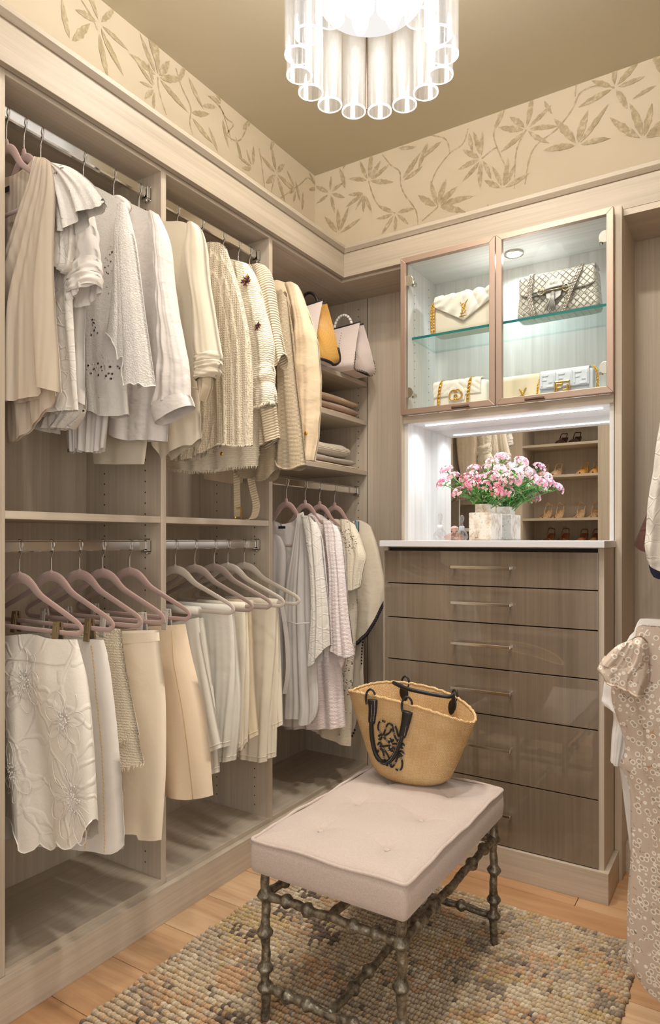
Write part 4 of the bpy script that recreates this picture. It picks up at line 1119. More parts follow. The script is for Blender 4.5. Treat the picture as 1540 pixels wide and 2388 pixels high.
trousers(570, 'wide cream trousers hanging last in the folded row', c_denim, [
    ('leg', -0.004, [(646, 1411), (643, 1500), (634, 1600), (626, 1690), (622, 1776)], [(540, 1415), (545, 1600), (550, 1760)], [(575, 1770), (600, 1775)], 58),
    ('leg', 0.010, [(648, 1412), (652, 1540), (648, 1660), (645, 1764)], [(560, 1415), (570, 1600), (590, 1765)], [(625, 1768)], 59),
    ('leg', 0.018, [(650, 1414), (656, 1560), (659, 1690)], [(570, 1415), (580, 1560), (620, 1700)], [(640, 1700)], 60)])

# ---------------------------------------------------------------- corner bay: four blouses
ZR = 1.316
b3 = {}
for hp, lb in [(668, 'rose velvet hanger nearest the camera in the corner bay'), (712, 'rose velvet hanger holding the pale pink muslin tunic'), (746, 'rose velvet hanger holding the cream lace blouse'), (781, 'rose velvet hanger last in the corner bay')]:
    _, b3[hp], _ = hanger(hp, ZR, lb, V_ROSE, 'hangers of the corner bay', inner=True)
Y = b3[668]
g = garment('gathered_blouse', 'white gathered blouse with open neck, tie and embroidered sleeves', 'blouse', Y, z=0.7)
piece(g, 'back_panel', c_voile, Y + 0.012, T=[(625, 1205), (640, 1214), (660, 1222), (685, 1215)], R=[(697, 1198), (712, 1208), (730, 1400), (738, 1600), (730, 1680)], L=[(560, 1240), (575, 1500), (585, 1690)], B=[(640, 1690), (690, 1694)], th=0.006, folds=(7, 0.006), seed=61)
_, Fr = piece(g, 'front_panel', c_voile, Y - 0.008, R=[(712, 1206), (730, 1300), (736, 1450), (740, 1560), (744, 1640), (738, 1671)], L=[(696, 1198), (688, 1240), (680, 1290), (660, 1420), (658, 1674)], B=[(680, 1675), (697, 1676), (706, 1688), (718, 1690), (730, 1684)], th=0.016, folds=(4, 0.008), seed=62)
cord_along(g, [Vector(Fr[0][k]) + Vector((0, -0.002, 0)) for k in range(12)], 0.002, c_white, 'neckline')
piece(g, 'front_panel', c_voile, Y - 0.004, R=[(655, 1252), (668, 1290), (664, 1420), (660, 1674)], L=[(560, 1245), (575, 1500), (585, 1690)], T=[(625, 1240)], B=[(620, 1685)], th=0.012, folds=(6, 0.006), seed=63)
m = MB(); a = at(658, 1230, Y=Y + 0.002); m.box(a.x - 0.016, a.x + 0.016, a.y - 0.002, a.y, a.z - 0.005, a.z + 0.005); m.build('label_patch', black_edge, g)
_, Fr = piece(g, 'sleeve', c_emb, Y - 0.026, T=[(724, 1204)], R=[(736, 1218), (748, 1250), (756, 1330), (765, 1420), (770, 1504)], L=[(702, 1202), (722, 1300), (728, 1420), (719, 1542)], B=[(728, 1551), (740, 1545), (756, 1522)], th=0.028, folds=(3, 0.006), seed=64)
m = MB(); strap(m, [at(655, 1395, Y=Y - 0.04), at(668, 1480, Y=Y - 0.04), at(672, 1560, Y=Y - 0.04), at(664, 1618, Y=Y - 0.04)], 0.016); m.build('tie', c_voile, g)
cord_along(g, [at(664, 1447, Y=Y - 0.035), at(690, 1455, Y=Y - 0.035), at(728, 1452, Y=Y - 0.035)], 0.003, c_voile, 'waist_seam')
Y = b3[712]
g = garment('muslin_tunic', 'pale pink crinkled muslin tunic with loose sleeve', 'tunic', Y, z=0.65)
piece(g, 'body', c_pink, Y + 0.006, T=[(700, 1215), (735, 1196)], R=[(774, 1220), (790, 1400), (798, 1560), (806, 1694)], L=[(610, 1260), (640, 1500), (660, 1700)], B=[(700, 1698), (740, 1698), (780, 1697)], th=0.022, folds=(5, 0.010), seed=65)
piece(g, 'sleeve', c_pink, Y - 0.024, T=[(770, 1214)], R=[(784, 1226), (796, 1250), (804, 1320), (812, 1420), (826, 1527)], L=[(752, 1212), (768, 1320), (770, 1430), (772, 1512)], B=[(790, 1522), (812, 1532)], th=0.028, folds=(3, 0.006), seed=66)
piece(g, 'sleeve_lining', c_pink, Y - 0.016, R=[(812, 1500), (806, 1540), (800, 1558)], L=[(778, 1500), (788, 1520)], th=0.014, folds=(2, 0.004), seed=67, topth=1)
Y = b3[746]
g = garment('lace_tunic', 'cream lace tunic with scalloped edges and a dipping eyelet hem', 'tunic', Y, z=0.6)
piece(g, 'body', c_lace, Y + 0.006, T=[(745, 1225), (780, 1210)], R=[(822, 1224), (834, 1366), (830, 1495), (824, 1565), (819, 1740)], L=[(650, 1270), (660, 1500), (670, 1690)], B=[(690, 1694), (728, 1699), (774, 1722), (795, 1732)], th=0.022, folds=(4, 0.009), seed=68)
_, Fr = piece(g, 'sleeve', c_lace, Y - 0.020, T=[(812, 1212)], R=[(826, 1222), (838, 1250), (848, 1280), (853, 1300), (846, 1330), (840, 1369)], L=[(794, 1210), (800, 1280), (806, 1330), (812, 1370)], B=[(820, 1376), (832, 1374)], th=0.022, folds=(3, 0.005), seed=69)
cord_along(g, [Vector(Fr[-1][k]) for k in range(31)], 0.0016, thread, 'scallop_edge')
Y = b3[781]
g = garment('kaftan', 'natural gauze kaftan with navy pompom edging, beside the chest of drawers', 'kaftan', Y, z=0.6)
_, Fr = piece(g, 'body', c_kaftan, Y, T=[(790, 1235), (830, 1214), (850, 1217)], R=[(866, 1228), (880, 1270), (890, 1320), (897, 1365), (893, 1402)], L=[(700, 1270), (700, 1360), (700, 1450)], B=[(760, 1500), (830, 1496), (848, 1484), (866, 1466), (882, 1432)], th=0.022, folds=(3, 0.008), seed=70)
piece(g, 'body', c_kaftan, Y + 0.010, R=[(862, 1400), (850, 1480), (848, 1560), (848, 1610), (826, 1705)], L=[(700, 1420), (700, 1690)], B=[(760, 1712), (800, 1715)], th=0.018, folds=(5, 0.008), seed=71, topth=1)
m = MB()
navy = plain('navy_yarn', srgb(28, 28, 48), 0.9)
edge = [Vector(Fr[i][-1]) + Vector((0.002, -0.002, 0)) for i in range(24, 41)]
m.tube(edge, 0.0012, 5)
for k in range(26):
    p = poly_at3(edge, (k + 0.5) / 26); m.tube([p, p + Vector((0.004, 0, -0.006))], 0.001, 4); m.ball(p + Vector((0.005, 0, -0.010)), 0.0045, 6, 4)
e2 = [at(846, 1488, Y=Y - 0.01), at(843, 1510, Y=Y - 0.01), at(842, 1545, Y=Y - 0.01)]
for k in range(9):
    p = poly_at3(e2, k / 8); m.ball(p + Vector((0.003, 0, -0.004)), 0.004, 6, 4)
e2 = [at(826, 1700, Y=Y), at(822, 1712, Y=Y), at(815, 1718, Y=Y)]
for k in range(4): m.ball(poly_at3(e2, k / 3) + Vector((0.003, 0, -0.004)), 0.005, 6, 4)
tag(m.build('pompom_trim', navy, g, smooth=True), kind='stuff')
m = MB()
for k in range(3):
    m.cur = k % 2
    a, bq = at(829 + 4 * k, 1214 + k, Y=Y - 0.022), at(827 + 5 * k, 1238 + k, Y=Y - 0.024)
    m.tube([a, bq], 0.0022, 5)
m.build('embroidered_bands', [plain('blue_yarn', srgb(40, 84, 150)), plain('teal_yarn', srgb(60, 140, 150))], g)

# ================================================================ RUG
RX0, RX1, RY0, RY1 = -1.295, -0.257, 0.60, 1.972
rug = thing('rug', 'textured looped wool rug in mixed beige, grey and ochre under the bench', 'rug', ((RX0 + RX1) / 2, 1.2, 0))
MB().box(RX0 + 0.004, RX1 - 0.004, RY0, RY1 - 0.004, 0.0005, 0.006).build('backing', plain('rug_backing', srgb(120, 100, 78), 0.95), rug)
def loop_rug():
    rs = np.random.RandomState(5)
    q = NT('rug_wool')
    at_ = q.n('ShaderNodeAttribute', attribute_name='tint')
    nn = q.noise(q.pos((1, 1, 1)), 420, 3, 0.7)
    q.set(Base_Color=q.mix(0.35, at_.outputs['Color'], q.mix(1.0, at_.outputs['Color'], q.ramp(nn, [(0.3, (0.25, 0.25, 0.25, 1)), (0.7, (1, 1, 1, 1))]), 'MULTIPLY')), Roughness=0.95)
    q.b.inputs['Specular IOR Level'].default_value = 0.05
    q.bump(nn, 0.6, 0.004)
    n, m = 7, 4
    base = []
    for i in range(m + 1):
        a = PI * 0.62 * i / m
        for k in range(n):
            base.append((math.sin(a) * math.cos(2 * PI * k / n), math.sin(a) * math.sin(2 * PI * k / n), math.cos(a)))
    base = np.array(base)
    fc = []
    for i in range(m):
        for k in range(n):
            fc.append((i * n + k, (i + 1) * n + k, (i + 1) * n + (k + 1) % n, i * n + (k + 1) % n))
    fc = np.array(fc)
    pal = np.array([1.0, 0.94, 0.84]) * np.array([srgb(*c)[:3] for c in ((216, 200, 176), (204, 190, 172), (212, 180, 150), (210, 190, 150), (190, 178, 164), (166, 154, 143), (128, 116, 107), (226, 214, 196), (200, 172, 142))])
    wts = np.array([0.25, 0.17, 0.13, 0.09, 0.11, 0.06, 0.02, 0.11, 0.06])
    # patches of yarn colour, elongated along the rows
    gx, gy = 26, 40
    pat = rs.choice(len(pal), size=(gx, gy), p=wts)
    vs, cs, ns = [], [], 0
    dy, dx = 0.0172, 0.0088
    rows = int((RY1 - RY0) / dy)
    cen = []
    for r in range(rows):
        y = RY1 - 0.008 - r * dy
        o = rs.rand() * dx
        x = RX0 + 0.004 + o
        while x < RX1 - 0.004:
            cen.append((x, y + rs.uniform(-.0016, .0016), r))
            x += dx * rs.uniform(0.85, 1.2)
    cen = np.array(cen)
    N = len(cen)
    sx = rs.uniform(0.0060, 0.0074, N); sy = rs.uniform(0.0068, 0.0080, N); sz = rs.uniform(0.0090, 0.0120, N)
    V = base[None] * np.stack([sx, sy, sz], 1)[:, None, :]
    sk = rs.uniform(0.35, 0.8, N)
    V[:, :, 0] += sk[:, None] * V[:, :, 1]
    V += np.stack([cen[:, 0], cen[:, 1], np.full(N, 0.0055) + rs.uniform(-.001, .001, N)], 1)[:, None, :]
    jx = cen[:, 0] + 0.02 * np.sin(cen[:, 1] * 40) + rs.normal(0, 0.010, N)
    jy = cen[:, 1] + rs.normal(0, 0.012, N)
    ix = np.clip(((jx - RX0) / (RX1 - RX0) * gx * 0.5).astype(int), 0, gx - 1)
    iy = np.clip(((jy - RY0) / (RY1 - RY0) * gy * 0.75).astype(int), 0, gy - 1)
    col = pal[pat[ix, iy]]
    stray = rs.rand(N) < 0.30
    col[stray] = pal[rs.choice(len(pal), stray.sum(), p=wts)]
    col = col * rs.uniform(0.82, 1.08, (N, 1))
    V = V.reshape(-1, 3)
    V -= np.array(rug.location)[None]
    nb = len(base)
    Fc = (fc[None] + (np.arange(N) * nb)[:, None, None]).reshape(-1, 4)
    me = bpy.data.meshes.new('wool_loop')
    me.vertices.add(len(V)); me.vertices.foreach_set('co', V.astype(np.float32).ravel())
    me.loops.add(Fc.size); me.loops.foreach_set('vertex_index', Fc.astype(np.int32).ravel())
    me.polygons.add(len(Fc)); me.polygons.foreach_set('loop_start', np.arange(0, Fc.size, 4, dtype=np.int32))
    me.update(calc_edges=True)
    me.polygons.foreach_set('use_smooth', np.ones(len(Fc), bool))
    ca = me.color_attributes.new('tint', 'FLOAT_COLOR', 'POINT')
    c4 = np.ones((N, nb, 4), np.float32); c4[:, :, :3] = col[:, None, :]
    ca.data.foreach_set('color', c4.ravel())
    me.materials.append(q.m)
    o = bpy.data.objects.new('wool_loop', me); C.objects.link(o); o.parent = rug
    tag(o, kind='stuff')
loop_rug()
RUGZ = 0.0150

# ================================================================ BENCH
bx0, bx1, by0, by1 = -0.965, -0.577, 1.183, 1.787
bench = thing('bench', 'blush linen tufted bench on knobbly dark metal legs in the middle of the rug', 'bench', (-0.77, 1.485, 0))
q = NT('blush_linen')
wv = q.noise(q.pos((260, 900, 260)), 1, 2); wv2 = q.noise(q.pos((900, 260, 260)), 1, 2)
hh = q.math('ADD', wv, wv2)
q.set(Base_Color=q.ramp(q.math('MULTIPLY', hh, 0.5), [(0.35, srgb(180, 164, 154)), (0.65, srgb(197, 181, 171))]), Roughness=0.75, Sheen_Weight=0.4)
q.b.inputs['Specular IOR Level'].default_value = 0.2
q.bump(hh, 0.25, 0.0015)
blush = q.m
tufts = [(x, y) for x in (-0.848, -0.676) for y in (1.295, 1.470, 1.645)]
def cushion_z(x, y):
    u = (x - bx0) / (bx1 - bx0); v = (y - by0) / (by1 - by0)
    e = min(u, 1 - u, v * 1.55, (1 - v) * 1.55)
    z = 0.426 - 0.008 * math.exp(-e * 60) + 0.014 * (1 - math.exp(-e * 9)) + 0.004 * math.sin(PI * u) * math.sin(PI * v)
    for a, b in tufts:
        r2 = (x - a) ** 2 + (y - b) ** 2
        z -= 0.008 * math.exp(-r2 / 0.0012) + 0.007 * math.exp(-r2 / 0.00012)
    for a, b in tufts:      # soft creases running out from the buttons
        for dx, dy, L in ((1, 0.35, 0.10), (-1, 0.35, 0.10), (0.25, 1, 0.08), (0.25, -1, 0.08)):
            n = math.hypot(dx, dy); px_, py_ = x - a, y - b
            t = (px_ * dx + py_ * dy) / n
            if 0 < t < L:
                d = abs(px_ * dy - py_ * dx) / n
                z -= 0.0026 * math.exp(-(d / 0.004) ** 2) * (1 - t / L)
    z -= 0.002 * math.sin(v * 17 + 1) * math.exp(-min(u, 1 - u) * 14) + 0.002 * math.sin(u * 11) * math.exp(-min(v, 1 - v) * 14)
    return z
nx, ny_ = 90, 130
G = []
for i in range(nx + 1):
    row = []
    for j in range(ny_ + 1):
        x = bx0 + (bx1 - bx0) * i / nx; y = by0 + (by1 - by0) * j / ny_
        row.append((x, y, cushion_z(x, y)))
    G.append(row)
m = MB(); m.grid(G)
# boxing: rounded sides from the piping down to the underside
def rim(off, z):
    out = []
    r = 0.012 + off
    for cx_, cy_, a0 in ((bx1, by0, -90), (bx1, by1, 0), (bx0, by1, 90), (bx0, by0, 180)):
        sx = 1 if cx_ == bx1 else -1; sy = 1 if cy_ == by1 else -1
        for k in range(7):
            a = math.radians(a0 + 15 * k)
            out.append((cx_ - sx * 0.012 + r * math.cos(a), cy_ - sy * 0.012 + r * math.sin(a), z))
    return out
def dense(loop, k=10):
    L = []
    n = len(loop)
    for i in range(n):
        a, b = Vector(loop[i]), Vector(loop[(i + 1) % n])
        steps = k if (b - a).length > 0.05 else 1
        for t in range(steps): L.append(a.lerp(b, t / steps))
    return L
rings = []
for off, z in ((-0.004, 0.424), (0.0, 0.420), (0.002, 0.405), (0.0025, 0.385), (0.001, 0.365), (-0.001, 0.354), (-0.006, 0.350)):
    rings.append([(p.x, p.y, p.z) for p in dense(rim(off, z))])
m2 = MB(); m2.grid(rings, cv=True); m2.f.append(tuple(range(len(m2.v) - len(rings[0]), len(m2.v)))); m2.mi.append(0)
b = m2.build('seat_boxing', blush, bench, smooth=True)
seat = m.build('seat_cushion', blush, bench, smooth=True)
pp = []
for p in dense(rim(-0.001, 0.4245), 24):
    w = 0.0022 * math.sin(p.x * 31 + p.y * 23) + 0.0012 * math.sin(p.y * 61)
    pp.append(p + Vector((0, 0, w)))
m = MB(); m.tube(pp, 0.0042, 8, closed=True); m.build('piping', blush, seat, smooth=True)
for a, bq in tufts:
    m = MB(); m.ball((a, bq, cushion_z(a, bq) + 0.002), 0.007, 12, 6, (1, 1, 0.4)); m.build('tuft_button', blush, seat, smooth=True)
q = NT('pewter_cast_metal')
nz = q.noise(q.pos(coord='World'), 55, 4, 0.65)
q.set(Base_Color=q.ramp(nz, [(0.35, srgb(84, 77, 66)), (0.65, srgb(162, 154, 138))]), Metallic=0.75, Roughness=0.42)
q.bump(q.noise(q.pos(coord='World'), 120, 3, 0.6), 0.5, 0.003)
pewter = q.m
def twig(p0, p1, knobs, r=0.0105, seed=0, kr=0.0195):
    p0, p1 = Vector(p0), Vector(p1); L = (p1 - p0).length
    rr = random.Random(seed)
    ax = (p1 - p0).normalized(); s = ax.orthogonal().normalized(); t2 = ax.cross(s)
    n = int(L / 0.0035); pts, rad = [], []
    ph = rr.random() * 6
    for i in range(n + 1):
        t = i / n; d = t * L
        w = r * (1 + 0.05 * math.sin(d * 190 + ph) + 0.05 * math.sin(d * 83 + ph * 2))
        for kz in knobs:
            e = abs(d - kz) / 0.0125
            if e < 1: w = max(w, r + (kr - r) * (1 - e ** 1.4))
        pts.append(p0.lerp(p1, t) + s * 0.0014 * math.sin(d * 60 + ph) + t2 * 0.0014 * math.cos(d * 47 + ph))
        rad.append(w)
    m = MB(); m.tube(pts, rad, 12)
    return m
LEG = {(0, 0): (-0.939, 1.207), (1, 0): (-0.597, 1.207), (0, 1): (-0.939, 1.762), (1, 1): (-0.597, 1.762)}
for k, (x, y) in LEG.items():
    twig((x, y, 0.013), (x, y, 0.352), [0.075, 0.118, 0.198, 0.282], seed=k[0] * 2 + k[1]).build('leg', pewter, bench, smooth=True)
ZUp, ZLo = 0.296, 0.088
def rail(a, b, z, kn, name='rail', seed=9): twig((a[0], a[1], z), (b[0], b[1], z), kn, 0.0095, seed, 0.0165).build(name, pewter, bench, smooth=True)
for z in (ZUp, ZLo):
    rail(LEG[0, 0], LEG[1, 0], z, [0.06, 0.115, 0.23, 0.285], seed=int(z * 100))
    rail(LEG[0, 1], LEG[1, 1], z, [0.06, 0.25], seed=int(z * 70))
for k in (0, 1): rail(LEG[k, 0], LEG[k, 1], ZUp, [0.07, 0.16, 0.39, 0.48], seed=30 + k)
rail((-0.768, 1.207), (-0.768, 1.762), ZLo, [0.10, 0.17, 0.38, 0.45], 'stretcher', 40)
rail((-0.768, 1.207), (-0.768, 1.762), ZUp, [0.10, 0.45], 'stretcher', 41)

# ================================================================ STRAW BASKET BAG
BZ = 0.443
bag = thing('straw_basket_bag', 'natural straw basket tote with black leather handles and rope emblem standing on the bench', 'bag', (-0.805, 1.69, BZ))
q = NT('woven_straw')
def wave(scale, dirn, rot):
    w = q.n('ShaderNodeTexWave', bands_direction=dirn); w.inputs['Scale'].default_value = scale; w.inputs['Distortion'].default_value = 1.0; w.inputs['Detail Scale'].default_value = 3
    q.l(q.pos((1, 1, 1), rot), w.inputs[0]); return w.outputs['Fac']
ck = q.n('ShaderNodeTexChecker'); ck.inputs['Scale'].default_value = 150; q.l(q.pos((1, 0.2, 1), (0, math.radians(45), 0)), ck.inputs['Vector'])
wa = wave(105, 'X', (0, math.radians(45), 0)); wb = wave(105, 'Z', (0, math.radians(45), 0))
h = q.mix(ck.outputs['Fac'], wa, wb)
ns = q.noise(q.pos(), 16, 3)
base = q.ramp(ns, [(0.3, srgb(216, 184, 132)), (0.7, srgb(238, 212, 166))])
q.set(Base_Color=q.mix(q.math('MULTIPLY', h, 0.9), q.mix(1.0, base, srgb(205, 180, 150), 'MULTIPLY'), base), Roughness=0.6)
q.bump(h, 0.45, 0.0025)
straw = q.m
bcx, bcy = -0.805, 1.688
def bag_ring(t):
    """half axes, centre and height rule of the basket at height fraction t"""
    a = 0.104 + (0.186 - 0.104) * t ** 0.92
    b = 0.072 + (0.104 - 0.072) * t
    k = min(1.0, 0.80 + 0.20 * math.sqrt(min(1, t / 0.10)))
    return a * k, b * k
def bag_pt(t, th, inset=0.0):
    a, b = bag_ring(t)
    top = 0.640 + 0.034 * abs(math.sin(th)) ** 1.5 - 0.020 * math.cos(th)
    z = BZ + (top - BZ) * t
    e = 0.92
    cth, sth = math.cos(th), math.sin(th)
    return Vector((bcx - 0.004 * t + (a - inset) * abs(cth) ** e * (1 if cth > 0 else -1), bcy + (b - inset) * abs(sth) ** e * (1 if sth > 0 else -1), z + 0.0015 * math.sin(40 * th) * t))
NT_, NH = 96, 30
m = MB()
outer = [[bag_pt(j / NH, 2 * PI * i / NT_) for j in range(NH + 1)] for i in range(NT_)]
inner = [[bag_pt(j / NH, 2 * PI * i / NT_, 0.005) + Vector((0, 0, 0.004 if j == 0 else 0)) for j in range(NH + 1)] for i in range(NT_)]
m.grid(outer, cu=True); m.grid(inner, cu=True)
nvv = NT_ * (NH + 1)
for i in range(NT_):
    i2 = (i + 1) % NT_
    m.f.append((i * (NH + 1) + NH, i2 * (NH + 1) + NH, nvv + i2 * (NH + 1) + NH, nvv + i * (NH + 1) + NH)); m.mi.append(0)
m.f.append(tuple(i * (NH + 1) for i in range(NT_))); m.mi.append(0)
m.f.append(tuple(nvv + i * (NH + 1) for i in range(NT_))); m.mi.append(0)
body = m.build('basket_body', straw, bag, smooth=True)
m = MB(); m.tube([bag_pt(1.0, 2 * PI * i / 96, 0.0025) + Vector((0, 0, 0.0006)) for i in range(96)], 0.0042, 8, closed=True); m.build('rim', straw, body, smooth=True)
def on_bag(px, py, lift=0.003):
    """point on the near outer wall of the basket along the sight line"""
    best = None
    for i in range(NT_ // 2, NT_):
        for j in range(NH):
            pass
    d = at(px, py, Y=1.0) - Vector((0, 0, CAMZ)); o = Vector((0, 0, CAMZ))
    t0, t1 = 1.45, 1.70
    def inside(t):
        p = o + d * t
        hh = min(max((p.z - BZ) / 0.21, 0), 1)
        a, b = bag_ring(hh)
        return ((p.x - bcx + 0.004 * hh) / a) ** 2 + ((p.y - bcy) / b) ** 2 < 1
    t = t0
    while t < t1 and not inside(t): t += 0.001
    return o + d * t + Vector((0.3 * (o + d * t).x + 0.24, -1, 0)).normalized() * lift
def zc7(pts): return [on_bag(800 + x / 4.8125, 1560 + y / 4.8125, 0.006) for x, y in pts]
# front handle
hl = zc7([(335, 560), (332, 660), (345, 800), (382, 950), (440, 1030), (505, 1042), (575, 985), (640, 850), (675, 745)])
m = MB(); m.tube(spline(hl, 5), 0.0062, 10); fh = m.build('front_handle', black_leather, bag, smooth=True)
for pts, w in ((zc7([(345, 340), (348, 440), (335, 600)]), 0.0145), (zc7([(738, 475), (715, 600), (675, 755)]), 0.0145)):
    m = MB(); m.tube(spline(pts, 5), [w * (1 - 0.35 * k / 10) for k in range(11)], 10, flat=0.45, up=(0.2, -1, 0)); m.build('handle_tab', black_leather, fh, smooth=True)
m = MB()
for off in (-0.0035, 0.0035):
    P = spline(hl[4:], 8)
    for k in range(0, len(P) - 1):
        a, b2 = P[k], P[k + 1]; s = Vector((1, 0, 0.4)).normalized() * off; f_ = Vector((0, -0.0052, 0))
        m.tube([a + s + f_, a.lerp(b2, 0.55) + s + f_], 0.0005, 4)
    for P in (spline(zc7([(360, 350), (362, 440), (350, 580)]), 10), spline(zc7([(745, 500), (722, 600), (690, 740)]), 10)):
        for k in range(len(P) - 1):
            a, b2 = P[k], P[k + 1]; s = Vector((1, 0, 0.2)).normalized() * off * 1.3; f_ = Vector((0, -0.0045, 0))
            m.tube([a + s + f_, a.lerp(b2, 0.55) + s + f_], 0.0005, 4)
tag(m.build('white_stitching', plain('white_stitch', srgb(214, 206, 192), 0.8), fh), kind='stuff')
def ring_loop(th_, tilt, name='ring_loop'):
    p = bag_pt(1.0, th_)
    out = Vector((math.cos(th_) * 0.5, math.sin(th_), 0)).normalized(); al = Vector((-out.y, out.x, 0)); sg = -1 if out.y < 0 else 1
    P = []
    for k in range(15):
        a = math.radians(-55 + 290 * k / 14)
        w_ = k / 14
        P.append(p + out * (0.009 * (1 - w_) - 0.006 * w_) + al * sg * 0.0125 * math.cos(a) + Vector((0, 0, (0.002 - 0.006 * (1 - w_)) + 0.020 * math.sin(a))))
    m = MB(); m.tube(spline(P, 3), 0.0030, 8); return m.build(name, black_leather, bag, smooth=True)
TH = [math.radians(v) for v in (-110, -79, 108, 62)]
for v in TH: ring_loop(v, 0)
# rear handle folded over the mouth
a3, a4 = bag_pt(1.0, TH[2]), bag_pt(1.0, TH[3])
pts = [a3 + Vector((0, -0.02, -0.01)), a3 + Vector((-0.01, -0.055, 0.005)), (a3 + a4) / 2 + Vector((-0.02, -0.085, 0.010)), a4 + Vector((0.005, -0.065, 0.010)), a4 + Vector((0.008, -0.03, 0.008)), a4 + Vector((0.0, -0.012, -0.03))]
m = MB(); m.tube(spline([p + Vector((0, 0, 0.004)) for p in pts], 7), 0.0055, 10); bh = m.build('rear_handle', black_leather, bag, smooth=True)
for p in (a3, a4):
    m = MB(); c_ = p + Vector((0, -0.010, -0.030)); m.ball(c_, 0.020, 14, 8, (0.75, 0.22, 1.25)); m.build('handle_tab', black_leather, bh, smooth=True)
# rope emblem
def zc11(pts): return [on_bag(840 + x / 11.0, 1640 + y / 11.0, 0.0035) for x, y in pts]
ropes = [[(660, 480), (600, 445), (520, 470), (480, 580), (500, 700), (590, 810), (640, 740), (680, 620), (740, 520), (810, 530), (830, 620), (780, 740), (680, 810), (590, 850), (540, 920), (490, 890), (510, 820), (600, 820), (680, 930), (780, 1010)],
         [(840, 570), (870, 700), (910, 850), (980, 960), (1010, 900), (980, 780), (950, 660), (900, 560), (850, 565)],
         [(470, 1250), (500, 1180), (560, 1170), (600, 1220), (630, 1350), (650, 1470), (690, 1570), (770, 1570), (770, 1430), (700, 1280), (600, 1130), (530, 1000), (480, 1060), (540, 1100), (660, 1090), (780, 1075)],
         [(930, 1680), (1000, 1710), (1070, 1680), (1100, 1560), (1080, 1430), (1010, 1350), (960, 1420), (920, 1520), (850, 1620), (800, 1600), (820, 1480)],
         [(850, 1040), (960, 1035), (1060, 1080), (1110, 1030), (1140, 1080), (1100, 1140), (1040, 1110)], [(850, 1110), (930, 1190), (1010, 1240), (1080, 1220), (1130, 1280), (1090, 1340), (1030, 1280), (990, 1360)],
         [(800, 1000), (770, 940), (790, 905), (810, 950), (800, 1000), (850, 970), (870, 930), (830, 950)], [(800, 1100), (760, 1150), (750, 1190), (790, 1160), (800, 1100), (820, 1170), (850, 1220), (800, 1200)]]
m = MB(); m2 = MB()
for rp_ in ropes:
    P = spline(zc11(rp_), 5); m.tube(P, 0.0025, 7)
    for k in range(6, len(P) - 2, 14):
        for e in range(3):
            i = min(k + e, len(P) - 2); d = (P[i + 1] - P[i]).normalized()
            m2.tube([P[i] - d * 0.0004, P[i] + d * 0.0004], 0.0027, 7)
em = m.build('rope_emblem', black_leather, bag, smooth=True)
tag(m2.build('white_whipping', plain('white_whip', srgb(210, 200, 184), 0.8), em), kind='stuff')

